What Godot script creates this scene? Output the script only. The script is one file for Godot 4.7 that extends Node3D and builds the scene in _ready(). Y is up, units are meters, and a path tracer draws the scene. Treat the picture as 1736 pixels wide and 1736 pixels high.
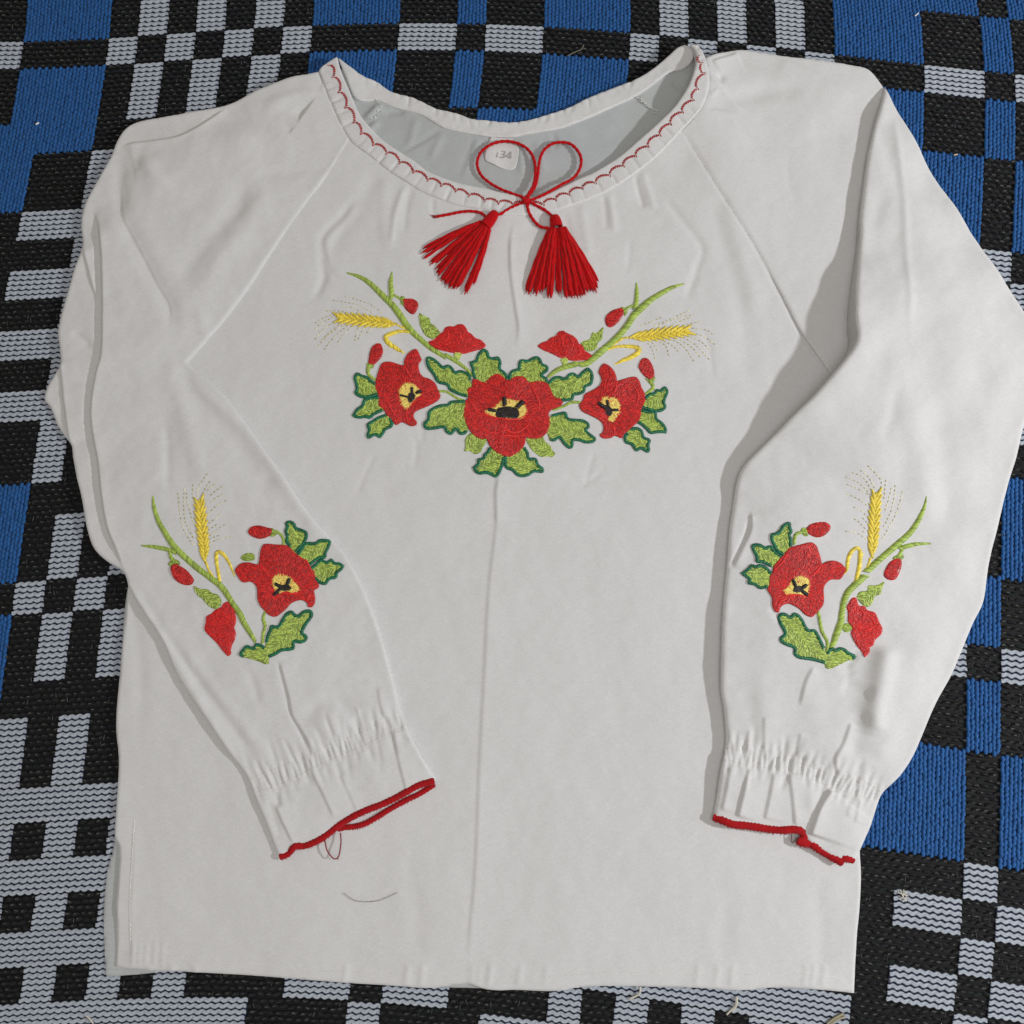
extends Node3D
# A child's embroidered white blouse laid out on a knitted check blanket, seen from above.
# Plan frame: millimetres on the blanket, x to the right, z towards the viewer, heights h in mm above the blanket.

const LENS_DISTANCE := 607.6      # mm from the lens to the middle of the blouse
const TILT := 9.4                 # degrees off straight down
const HALF_VIEW := 0.5            # tangent of half the field of view

var eye: Vector3
var ray_f: Vector3
var ray_u: Vector3
var rng := RandomNumberGenerator.new()
var M := {}
var taken := {}
var blouse: Node3D
var front: Sheet
var back: Sheet
var left_arm: Sheet
var right_arm: Sheet
var cap: Sheet
var band: Sheet

func _ready() -> void:
	# ---- camera, light, exposure
	ray_f = Vector3(0, -cos(deg_to_rad(TILT)), -sin(deg_to_rad(TILT)))
	ray_u = Vector3(1, 0, 0).cross(ray_f)
	eye = -ray_f * LENS_DISTANCE
	var cam := Camera3D.new()
	cam.name = "camera"
	cam.fov = rad_to_deg(2.0 * atan(HALF_VIEW))
	cam.near = 0.02
	cam.far = 20.0
	add_child(cam)
	cam.transform = Transform3D(Basis(Vector3(1, 0, 0), ray_u, -ray_f), eye * 0.001)
	cam.current = true
	var we := WorldEnvironment.new()
	we.name = "room_air"
	var env := Environment.new()
	env.background_mode = Environment.BG_COLOR
	env.background_color = Color(1.0, 0.965, 0.92)
	env.background_energy_multiplier = 0.30
	env.tonemap_mode = Environment.TONE_MAPPER_LINEAR
	env.tonemap_exposure = 1.07
	env.sdfgi_enabled = true
	env.ssao_enabled = true
	env.ssil_enabled = true
	we.environment = env
	add_child(we)
	var lamp := OmniLight3D.new()
	lamp.name = "room_lamp"
	lamp.position = Vector3(1.15, 0.70, 0.14)
	lamp.light_color = Color(0.985, 0.99, 1.0)
	lamp.light_energy = 1.02
	lamp.light_size = 0.03
	lamp.omni_range = 8.0
	lamp.omni_attenuation = 2.0
	lamp.shadow_enabled = true
	add_child(lamp)
	var ceil_light := AreaLight3D.new()
	ceil_light.name = "ceiling_lamp"
	ceil_light.area_size = Vector2(0.9, 0.9)
	ceil_light.position = Vector3(0.10, 1.5, 0.30)
	ceil_light.rotation_degrees = Vector3(-90, 0, 0)
	ceil_light.light_color = Color(0.985, 0.985, 1.0)
	ceil_light.light_energy = 0.55
	ceil_light.area_range = 8.0
	ceil_light.shadow_enabled = true
	add_child(ceil_light)

	rng.seed = 7
	materials()
	cut_cloth()
	blanket()
	sew_blouse()
	embroider()
	drawstring()
	lint()

# ---------------------------------------------------------------- small helpers
func on_plan(px: float, py: float, h := 0.0) -> Vector2:
	# where a point traced from the photograph lies on the plan if it is h mm above the blanket
	var d := ray_f + Vector3(1, 0, 0) * ((px - 868.0) / 868.0 * HALF_VIEW) + ray_u * ((868.0 - py) / 868.0 * HALF_VIEW)
	var t := (h - eye.y) / d.y
	return Vector2(eye.x + d.x * t, eye.z + d.z * t)

func lin(r: float, g: float, b: float, k := 1.0) -> Color:
	var c := Color(r / 255.0, g / 255.0, b / 255.0).srgb_to_linear()
	return Color(c.r * k, c.g * k, c.b * k)

func vary(c: Color, amount: float) -> Color:
	var k := 1.0 + rng.randf_range(-amount, amount)
	return Color(c.r * k, c.g * k, c.b * k)

# traced points: "x,y x,y,h x,yc ..." (c marks a sharp corner) in a frame with origin ox, oy and scale s
func trace(text: String, h := 0.0, frame := [0.0, 0.0, 1.0]) -> Array:
	var pts := PackedVector2Array()
	var hs := PackedFloat32Array()
	var corner := PackedByteArray()
	for w in text.split(" ", false):
		var c := w.ends_with("c")
		var n := (w.trim_suffix("c") if c else w).split_floats(",")
		var hh: float = n[2] if n.size() > 2 else h
		pts.append(on_plan(frame[0] + n[0] / frame[2], frame[1] + n[1] / frame[2], hh))
		hs.append(hh)
		corner.append(1 if c else 0)
	return [pts, hs, corner]

func curve(t: Array, closed: bool, step := 2.0) -> PackedVector2Array:
	var p: PackedVector2Array = t[0]
	var cr: PackedByteArray = t[2]
	var n := p.size()
	var out := PackedVector2Array()
	for i in (n if closed else n - 1):
		var a := p[i]
		var b := p[(i + 1) % n]
		var pa := p[(i - 1 + n) % n] if closed or i > 0 else a
		var nb := p[(i + 2) % n] if closed or i + 2 < n else b
		var l := a.distance_to(b)
		var ma := Vector2.ZERO if cr[i] else (b - pa) * 0.5
		var mb := Vector2.ZERO if cr[(i + 1) % n] else (nb - a) * 0.5
		ma = ma.limit_length(l * 1.1)
		mb = mb.limit_length(l * 1.1)
		var k := maxi(1, int(ceil(l / step)))
		for j in k:
			var u := float(j) / k
			var u2 := u * u
			var u3 := u2 * u
			out.append(a * (2 * u3 - 3 * u2 + 1) + ma * (u3 - 2 * u2 + u) + b * (3 * u2 - 2 * u3) + mb * (u3 - u2))
	if not closed:
		out.append(p[n - 1])
	return out

func even(p: PackedVector2Array, step: float) -> PackedVector2Array:
	# the same polyline with equal steps
	var out := PackedVector2Array([p[0]])
	var left := step
	for i in p.size() - 1:
		var a := p[i]
		var b := p[i + 1]
		var l := a.distance_to(b)
		var at := 0.0
		while l - at >= left:
			at += left
			out.append(a.lerp(b, at / l))
			left = step
		left -= l - at
	return out

# ---------------------------------------------------------------- mesh collecting
class Acc:
	var v := PackedVector3Array()
	var n := PackedVector3Array()
	var c := PackedColorArray()
	var uv := PackedVector2Array()
	var ix := PackedInt32Array()
	func put(p: Vector3, nn: Vector3, col: Color) -> int:
		v.append(p * 0.001)
		n.append(nn)
		c.append(col)
		uv.append(Vector2(p.x, p.z) * 0.01)
		return v.size() - 1
	func tri(a: int, b: int, d: int) -> void:
		ix.append(a)
		ix.append(b)
		ix.append(d)
	func quad(a: int, b: int, d: int, e: int) -> void:
		tri(a, b, d)
		tri(a, d, e)
	func mesh() -> ArrayMesh:
		var arr := []
		arr.resize(Mesh.ARRAY_MAX)
		arr[Mesh.ARRAY_VERTEX] = v
		arr[Mesh.ARRAY_NORMAL] = n
		arr[Mesh.ARRAY_COLOR] = c
		arr[Mesh.ARRAY_TEX_UV] = uv
		arr[Mesh.ARRAY_INDEX] = ix
		var m := ArrayMesh.new()
		m.add_surface_from_arrays(Mesh.PRIMITIVE_TRIANGLES, arr)
		return m

func numbered(called: String) -> String:
	var k: int = taken.get(called, -1) + 1
	taken[called] = k
	return called if k == 0 else "%s_%03d" % [called, k]

func commit(a: Acc, called: String, mat: Material, parent: Node, label := "") -> MeshInstance3D:
	var o := MeshInstance3D.new()
	o.name = numbered(called)
	o.mesh = a.mesh()
	o.material_override = mat
	if label:
		o.set_meta("label", label)
	parent.add_child(o, true)
	return o

# a round thread through points, thinner at both ends when the radii say so; flat squashes it vertically
func tube(a: Acc, p: PackedVector3Array, r: PackedFloat32Array, sides: int, col: Color, flat := 1.0, cols := PackedColorArray()) -> void:
	var n := p.size()
	var first := a.v.size()
	for i in n:
		var t := (p[mini(i + 1, n - 1)] - p[maxi(i - 1, 0)]).normalized()
		var s := t.cross(Vector3.UP)
		s = s.normalized() if s.length() > 0.01 else Vector3.RIGHT
		var u := s.cross(t)
		var cc: Color = cols[i] if cols.size() else col
		for k in sides:
			var ang := TAU * k / sides
			var d := s * cos(ang) + u * (sin(ang) * flat)
			a.put(p[i] + d * r[i], (s * cos(ang) + u * sin(ang)), cc)
	for i in n - 1:
		for k in sides:
			var k2 := (k + 1) % sides
			a.quad(first + i * sides + k, first + i * sides + k2, first + (i + 1) * sides + k2, first + (i + 1) * sides + k)

func capsule(a: Acc, p: Vector3, q: Vector3, r: float, col: Color, sides := 5) -> void:
	var d := q - p
	tube(a, PackedVector3Array([p, p + d * 0.18, p + d * 0.82, q]), PackedFloat32Array([r * 0.25, r, r, r * 0.25]), sides, col)

# ---------------------------------------------------------------- cloth sheets
class Sheet:
	var x0: float
	var z0: float
	var s: float
	var nx: int
	var nz: int
	var reach: float
	var d: PackedFloat32Array     # distance to the outline, positive inside
	var b: PackedFloat32Array     # height of the cloth
	var outline: PackedVector2Array
	var drop := 1.0
	var round_ := 1.5
	func at(f: PackedFloat32Array, x: float, z: float, outside: float) -> float:
		var fx := (x - x0) / s
		var fz := (z - z0) / s
		var ix := int(floor(fx))
		var iz := int(floor(fz))
		if ix < 0 or iz < 0 or ix >= nx - 1 or iz >= nz - 1:
			return outside
		fx -= ix
		fz -= iz
		var k := iz * nx + ix
		return lerpf(lerpf(f[k], f[k + 1], fx), lerpf(f[k + nx], f[k + nx + 1], fx), fz)
	func dist(x: float, z: float) -> float:
		return at(d, x, z, -reach)
	func base(x: float, z: float) -> float:
		return at(b, x, z, 0.0)
	func height(x: float, z: float) -> float:
		return base(x, z) - edge(dist(x, z))
	func edge(dd: float) -> float:
		var q := clampf(dd / round_, 0.0, 1.0)
		return drop * (1.0 - sqrt(maxf(0.0, 1.0 - (1.0 - q) * (1.0 - q))))

func sheet(outline: PackedVector2Array, step: float, reach: float, drop := 1.0, round_ := 1.5) -> Sheet:
	var s := Sheet.new()
	s.outline = outline
	s.s = step
	s.reach = reach
	s.drop = drop
	s.round_ = round_
	var lo := outline[0]
	var hi := outline[0]
	for p in outline:
		lo = lo.min(p)
		hi = hi.max(p)
	s.x0 = lo.x - step * 2.37
	s.z0 = lo.y - step * 2.61
	s.nx = int((hi.x - lo.x) / step) + 6
	s.nz = int((hi.y - lo.y) / step) + 6
	var total := s.nx * s.nz
	var d := PackedFloat32Array()
	d.resize(total)
	d.fill(reach * reach)
	var n := outline.size()
	for i in n:
		var a := outline[i]
		var b := outline[(i + 1) % n]
		var ab := b - a
		var l2 := maxf(ab.length_squared(), 1e-9)
		var ix0 := maxi(0, int((minf(a.x, b.x) - reach - s.x0) / step))
		var ix1 := mini(s.nx - 1, int((maxf(a.x, b.x) + reach - s.x0) / step) + 1)
		var iz0 := maxi(0, int((minf(a.y, b.y) - reach - s.z0) / step))
		var iz1 := mini(s.nz - 1, int((maxf(a.y, b.y) + reach - s.z0) / step) + 1)
		for iz in range(iz0, iz1 + 1):
			var oz := s.z0 + iz * step - a.y
			for ix in range(ix0, ix1 + 1):
				var ox := s.x0 + ix * step - a.x
				var t := clampf((ox * ab.x + oz * ab.y) / l2, 0.0, 1.0)
				var ex := ox - ab.x * t
				var ez := oz - ab.y * t
				var q := ex * ex + ez * ez
				var k := iz * s.nx + ix
				if q < d[k]:
					d[k] = q
	for iz in s.nz:
		var z := s.z0 + iz * step
		var xs := PackedFloat32Array()
		for i in n:
			var a := outline[i]
			var b := outline[(i + 1) % n]
			if (a.y > z) != (b.y > z):
				xs.append(a.x + (b.x - a.x) * (z - a.y) / (b.y - a.y))
		xs.sort()
		var j := 0
		for ix in s.nx:
			var x := s.x0 + ix * step
			while j < xs.size() and xs[j] < x:
				j += 1
			var k := iz * s.nx + ix
			d[k] = sqrt(d[k]) if j % 2 == 1 else -sqrt(d[k])
	s.d = d
	s.b = PackedFloat32Array()
	s.b.resize(total)
	return s

# heights from scattered (x, z, h): inverse distance on a coarse grid, smoothed, then read off bilinearly
func lay(s: Sheet, ctrl: PackedVector3Array, power := 1.5) -> void:
	var cell := 8.0
	var cx := int(s.nx * s.s / cell) + 3
	var cz := int(s.nz * s.s / cell) + 3
	var g := PackedFloat32Array()
	g.resize(cx * cz)
	for iz in cz:
		for ix in cx:
			var x := s.x0 + ix * cell
			var z := s.z0 + iz * cell
			var sw := 0.0
			var sh := 0.0
			for c in ctrl:
				var q := (c.x - x) * (c.x - x) + (c.y - z) * (c.y - z) + 4.0
				var w := 1.0 / pow(q, power)
				sw += w
				sh += w * c.z
			g[iz * cx + ix] = sh / sw
	# cubic B-spline through the coarse grid, along x and then along z
	var mid := PackedFloat32Array()
	mid.resize(cz * s.nx)
	for ix in s.nx:
		var fx := ix * s.s / cell
		var jx := int(fx)
		var w := spline_weights(fx - jx)
		for iz in cz:
			var k := iz * cx
			mid[iz * s.nx + ix] = g[k + maxi(jx - 1, 0)] * w[0] + g[k + jx] * w[1] + g[k + mini(jx + 1, cx - 1)] * w[2] + g[k + mini(jx + 2, cx - 1)] * w[3]
	for iz in s.nz:
		var fz := iz * s.s / cell
		var jz := int(fz)
		var w := spline_weights(fz - jz)
		var r0 := maxi(jz - 1, 0) * s.nx
		var r1 := jz * s.nx
		var r2 := mini(jz + 1, cz - 1) * s.nx
		var r3 := mini(jz + 2, cz - 1) * s.nx
		for ix in s.nx:
			s.b[iz * s.nx + ix] = mid[r0 + ix] * w[0] + mid[r1 + ix] * w[1] + mid[r2 + ix] * w[2] + mid[r3 + ix] * w[3]

func spline_weights(t: float) -> Array:
	var t2 := t * t
	var t3 := t2 * t
	return [(1.0 - 3.0 * t + 3.0 * t2 - t3) / 6.0, (4.0 - 6.0 * t2 + 3.0 * t3) / 6.0, (1.0 + 3.0 * t + 3.0 * t2 - 3.0 * t3) / 6.0, t3 / 6.0]

func ripple(s: Sheet, amount: float, size: float, seed_: int) -> void:
	var f := FastNoiseLite.new()
	f.seed = seed_
	f.noise_type = FastNoiseLite.TYPE_SIMPLEX_SMOOTH
	f.frequency = 1.0 / size
	f.fractal_octaves = 2
	for iz in s.nz:
		for ix in s.nx:
			var k := iz * s.nx + ix
			if s.d[k] > -2.0:
				s.b[k] += amount * f.get_noise_2d(s.x0 + ix * s.s, s.z0 + iz * s.s)

func swell(s: Sheet, px: float, py: float, amp: float, radius: float) -> void:
	var c := on_plan(px, py, 4.0)
	for iz in s.nz:
		var z := s.z0 + iz * s.s - c.y
		if absf(z) > radius * 2.5:
			continue
		for ix in s.nx:
			var x := s.x0 + ix * s.s - c.x
			if absf(x) < radius * 2.5:
				s.b[iz * s.nx + ix] += amp * exp(-(x * x + z * z) / (radius * radius))

# a fold along a traced line. ridge: a rounded rise (or valley if amp < 0); step: the side on the right of a
# line running down the picture (above a line running right) is raised and falls away over width
func fold(s: Sheet, line: String, amp: float, width: float, step_ := false, taper := 0.18, h := 4.0, frame := [0.0, 0.0, 1.0], far := 0.0) -> void:
	var p := curve(trace(line, h, frame), false, 2.5)
	var pad := maxf(width * (3.2 if step_ else 2.4), 3.0)
	var lo := p[0]
	var hi := p[0]
	var total := 0.0
	for i in p.size():
		lo = lo.min(p[i])
		hi = hi.max(p[i])
		if i:
			total += p[i].distance_to(p[i - 1])
	var ix0 := maxi(0, int((lo.x - pad - s.x0) / s.s))
	var ix1 := mini(s.nx - 1, int((hi.x + pad - s.x0) / s.s) + 1)
	var iz0 := maxi(0, int((lo.y - pad - s.z0) / s.s))
	var iz1 := mini(s.nz - 1, int((hi.y + pad - s.z0) / s.s) + 1)
	var w := ix1 - ix0 + 1
	var hgt := iz1 - iz0 + 1
	if w <= 0 or hgt <= 0:
		return
	var best := PackedFloat32Array()
	best.resize(w * hgt)
	best.fill(1e9)
	var where := PackedFloat32Array()
	where.resize(w * hgt)
	var side := PackedFloat32Array()
	side.resize(w * hgt)
	var run := 0.0
	for i in p.size() - 1:
		var a := p[i]
		var ab := p[i + 1] - a
		var l := maxf(ab.length(), 1e-5)
		var jx0 := maxi(ix0, int((minf(a.x, a.x + ab.x) - pad - s.x0) / s.s))
		var jx1 := mini(ix1, int((maxf(a.x, a.x + ab.x) + pad - s.x0) / s.s) + 1)
		var jz0 := maxi(iz0, int((minf(a.y, a.y + ab.y) - pad - s.z0) / s.s))
		var jz1 := mini(iz1, int((maxf(a.y, a.y + ab.y) + pad - s.z0) / s.s) + 1)
		for iz in range(jz0, jz1 + 1):
			var oz := s.z0 + iz * s.s - a.y
			for ix in range(jx0, jx1 + 1):
				var ox := s.x0 + ix * s.s - a.x
				var t := clampf((ox * ab.x + oz * ab.y) / (l * l), 0.0, 1.0)
				var ex := ox - ab.x * t
				var ez := oz - ab.y * t
				var q := ex * ex + ez * ez
				var k := (iz - iz0) * w + ix - ix0
				if q < best[k]:
					best[k] = q
					where[k] = (run + l * t) / total
					side[k] = -(ab.x * oz - ab.y * ox)
		run += l
	for iz in hgt:
		for ix in w:
			var k := iz * w + ix
			if best[k] > pad * pad:
				continue
			var q := sqrt(best[k])
			var e := minf(where[k], 1.0 - where[k]) / taper if taper > 0.0 else 1.0
			e = smoothstep(0.0, 1.0, clampf(e, 0.0, 1.0)) if taper > 0.0 else 1.0
			var v := 0.0
			if step_:
				var sd := q if side[k] > 0.0 else -q
				v = smoothstep(-1.1, 1.1, sd) * (far + (1.0 - far) * exp(-maxf(sd, 0.0) / width)) * smoothstep(pad, pad * 0.7, q)
			else:
				v = exp(-q * q / (width * width))
			s.b[(iz + iz0) * s.nx + ix + ix0] += amp * e * v

# turns a sheet into triangles, cut clean along its outline, with a hem wall down to bottom
func weave(s: Sheet, a: Acc, col: Color, bottom: float, wall := true, inner := -1.0) -> void:
	var total := s.nx * s.nz
	var hh := PackedFloat32Array()
	hh.resize(total)
	for k in total:
		hh[k] = s.b[k] - s.edge(s.d[k])
	var vid := PackedInt32Array()
	vid.resize(total)
	vid.fill(-1)
	var eh := PackedInt32Array()
	eh.resize(total)
	eh.fill(-1)
	var ev := PackedInt32Array()
	ev.resize(total)
	ev.fill(-1)
	var d := s.d
	var nx := s.nx
	var off := [0, 1, nx + 1, nx]
	for iz in range(1, s.nz - 2):
		for ix in range(1, nx - 2):
			var k0 := iz * nx + ix
			var in0 := d[k0] > 0.0
			var in1 := d[k0 + 1] > 0.0
			var in2 := d[k0 + nx + 1] > 0.0
			var in3 := d[k0 + nx] > 0.0
			if not (in0 or in1 or in2 or in3):
				continue
			var flags := [in0, in1, in2, in3]
			var poly := PackedInt32Array()
			var cut := PackedInt32Array()
			for q in 4:
				var k: int = k0 + off[q]
				if flags[q]:
					if vid[k] < 0:
						var kx := k % nx
						var kz := k / nx
						var nn := Vector3(hh[k - 1] - hh[k + 1], 2.0 * s.s, hh[k - nx] - hh[k + nx]).normalized()
						vid[k] = a.put(Vector3(s.x0 + kx * s.s, hh[k], s.z0 + kz * s.s), nn, col)
					poly.append(vid[k])
				var q2 := (q + 1) % 4
				if flags[q] != flags[q2]:
					var kb: int = k0 + off[q2]
					var lo := mini(k, kb)
					var horizontal := q == 0 or q == 2
					var id := eh[lo] if horizontal else ev[lo]
					if id < 0:
						var hi := maxi(k, kb)
						var t := d[lo] / (d[lo] - d[hi])
						var x := s.x0 + (lo % nx + (t if horizontal else 0.0)) * s.s
						var z := s.z0 + (lo / nx + (0.0 if horizontal else t)) * s.s
						var g := Vector3(d[lo - 1] - d[lo + 1], 0, d[lo - nx] - d[lo + nx]).normalized()
						id = a.put(Vector3(x, lerpf(s.b[lo], s.b[hi], t) - s.drop, z), (g * 0.8 + Vector3(0, 0.6, 0)).normalized(), col)
						if horizontal:
							eh[lo] = id
						else:
							ev[lo] = id
					poly.append(id)
					cut.append(id)
			for q in range(1, poly.size() - 1):
				a.tri(poly[0], poly[q], poly[q + 1])
			if wall and cut.size() == 2:
				var p0 := a.v[cut[0]] * 1000.0
				var p1 := a.v[cut[1]] * 1000.0
				var g0 := a.n[cut[0]]
				var g1 := a.n[cut[1]]
				var n0 := Vector3(g0.x, 0.0, g0.z).normalized()
				var n1 := Vector3(g1.x, 0.0, g1.z).normalized()
				if inner > 0.0:
					n0 = (n0 + Vector3(0, -0.5, 0)).normalized()
					n1 = (n1 + Vector3(0, -0.5, 0)).normalized()
				var w0 := a.put(p0, n0, col)
				var w1 := a.put(p1, n1, col)
				var w2 := a.put(Vector3(p1.x, minf(bottom, p1.y), p1.z), n1, col)
				var w3 := a.put(Vector3(p0.x, minf(bottom, p0.y), p0.z), n0, col)
				if (Vector3(0, -1, 0)).cross(p1 - p0).dot(n0) > 0.0:
					a.quad(w0, w1, w2, w3)
				else:
					a.quad(w0, w3, w2, w1)

func ctrl_of(texts: Array) -> PackedVector3Array:
	# scattered heights: [text, default height]
	var out := PackedVector3Array()
	for t in texts:
		var r := trace(t[0], t[1])
		for i in r[0].size():
			out.append(Vector3(r[0][i].x, r[0][i].y, r[1][i]))
	return out

func spot(s: Sheet, px: float, py: float, above := 0.0) -> Vector3:
	# a traced point put on the surface of a sheet
	var h := 4.0
	var p := on_plan(px, py, h)
	for i in 3:
		h = s.height(p.x, p.y) + above
		p = on_plan(px, py, h)
	return Vector3(p.x, h, p.y)

func on_sheet(s: Sheet, text: String, frame := [0.0, 0.0, 1.0]) -> Array:
	# like trace(), with every point put on the surface of the sheet
	var t := trace(text, 0.0, frame)
	var i := 0
	for w in text.split(" ", false):
		var n := w.trim_suffix("c").split_floats(",")
		var p := spot(s, frame[0] + n[0] / frame[2], frame[1] + n[1] / frame[2])
		t[0][i] = Vector2(p.x, p.z)
		i += 1
	return t

# ---------------------------------------------------------------- materials
func streaks(seed_: int, low: float, slub: float) -> ImageTexture:
	var f := FastNoiseLite.new()
	f.seed = seed_
	f.frequency = 1.0
	f.noise_type = FastNoiseLite.TYPE_SIMPLEX
	f.fractal_octaves = 1
	var n := 512
	var im := Image.create(n, n, false, Image.FORMAT_RGB8)
	for y in n:
		for x in n:
			var u := TAU * x / n
			var v := 0.5 * f.get_noise_3d(cos(u) * 2.2, sin(u) * 2.2, y * 0.55) + 0.3 * f.get_noise_3d(cos(u) * 7.0, sin(u) * 7.0, 90.0 + y * 0.21)
			v += 0.35 * f.get_noise_3d(x * 0.5, y * 0.035, 300.0) + 0.25 * f.get_noise_2d(x * 1.7, y * 1.7)
			var k := clampf(1.0 - low + low * v * slub, 0.0, 1.0)
			im.set_pixel(x, y, Color(k, k, k))
	return ImageTexture.create_from_image(im)

func cloth_mat(albedo: Color, alpha := 1.0) -> StandardMaterial3D:
	var m := StandardMaterial3D.new()
	m.albedo_color = Color(albedo.r, albedo.g, albedo.b, alpha)
	m.albedo_texture = M.slub
	m.roughness = 0.92
	m.metallic_specular = 0.25
	m.uv1_scale = Vector3(1.7, 1.7, 1.7)
	m.rim_enabled = true
	m.rim = 0.12
	m.heightmap_enabled = true
	m.heightmap_texture = M.slub
	m.heightmap_scale = 0.006
	m.cull_mode = BaseMaterial3D.CULL_DISABLED
	if alpha < 1.0:
		m.transparency = BaseMaterial3D.TRANSPARENCY_ALPHA
	return m

func yarn_mat(rough: float, spec: float, rim := 0.0) -> StandardMaterial3D:
	var m := StandardMaterial3D.new()
	m.vertex_color_use_as_albedo = true
	m.roughness = rough
	m.metallic_specular = spec
	m.cull_mode = BaseMaterial3D.CULL_DISABLED
	if rim > 0.0:
		m.rim_enabled = true
		m.rim = rim
		m.rim_tint = 0.6
	return m

func materials() -> void:
	M.slub = streaks(3, 0.055, 1.0)
	M.cotton = cloth_mat(Color(0.872, 0.872, 0.870))
	M.thin = cloth_mat(Color(0.84, 0.858, 0.855), 0.74)
	M.binding = yarn_mat(0.85, 0.25, 0.15)
	M.silk = yarn_mat(0.36, 0.5)
	M.wool = yarn_mat(0.85, 0.2, 0.25)
	M.knit = yarn_mat(0.72, 0.35, 0.1)
	M.cotton_thread = yarn_mat(0.75, 0.3)

# ---------------------------------------------------------------- the cloth pieces of the blouse
const BAND_IN := "572,96,7c 577,117,6.5 592.6,155,6 610,194,5.5 630.6,219,5 651,239,5 679,258,4.8 701,272,4.6 727,291,4.5 776,310,4.4 820,319,4.4 846,326,4.4 876,332,4.4 905,334,4.4 930,328,4.4 975,306,4.6 1010,291,4.8 1050,266,5.5 1091,231,7.5 1134.5,191,10.5 1155,165,12.5 1169,141,14 1179,112,14.5 1181,96,13.5 1176,82,12c"
const BAND_OUT := "1166,74,11c 1183,79,11.5 1195,96,13.5 1199,112,14 1203,138,14 1190,181,12 1155,221,9 1115,264,6.5 1074,297,5 1020,330,4.4 960,352,4.2 925,362,4.2 891,366,4.2 852,366,4.2 837,357,4.2 800,353,4.2 767,346,4.2 717,326,4.2 693,311,4.2 662,291,4.4 627,263.5,4.6 592.6,235,5 563,177,5.8 541,120,6.4c 552,108,6.5"

func lowest_of(s: Sheet, lower: Sheet, gap: float) -> void:
	# keeps a sheet above the one that it lies on
	for iz in s.nz:
		for ix in s.nx:
			var k := iz * s.nx + ix
			if s.d[k] > -3.0:
				var x := s.x0 + ix * s.s
				var z := s.z0 + iz * s.s
				if lower.dist(x, z) > -1.0:
					s.b[k] = maxf(s.b[k], lower.height(x, z) + gap + s.edge(s.d[k]) * 0.6)

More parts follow.
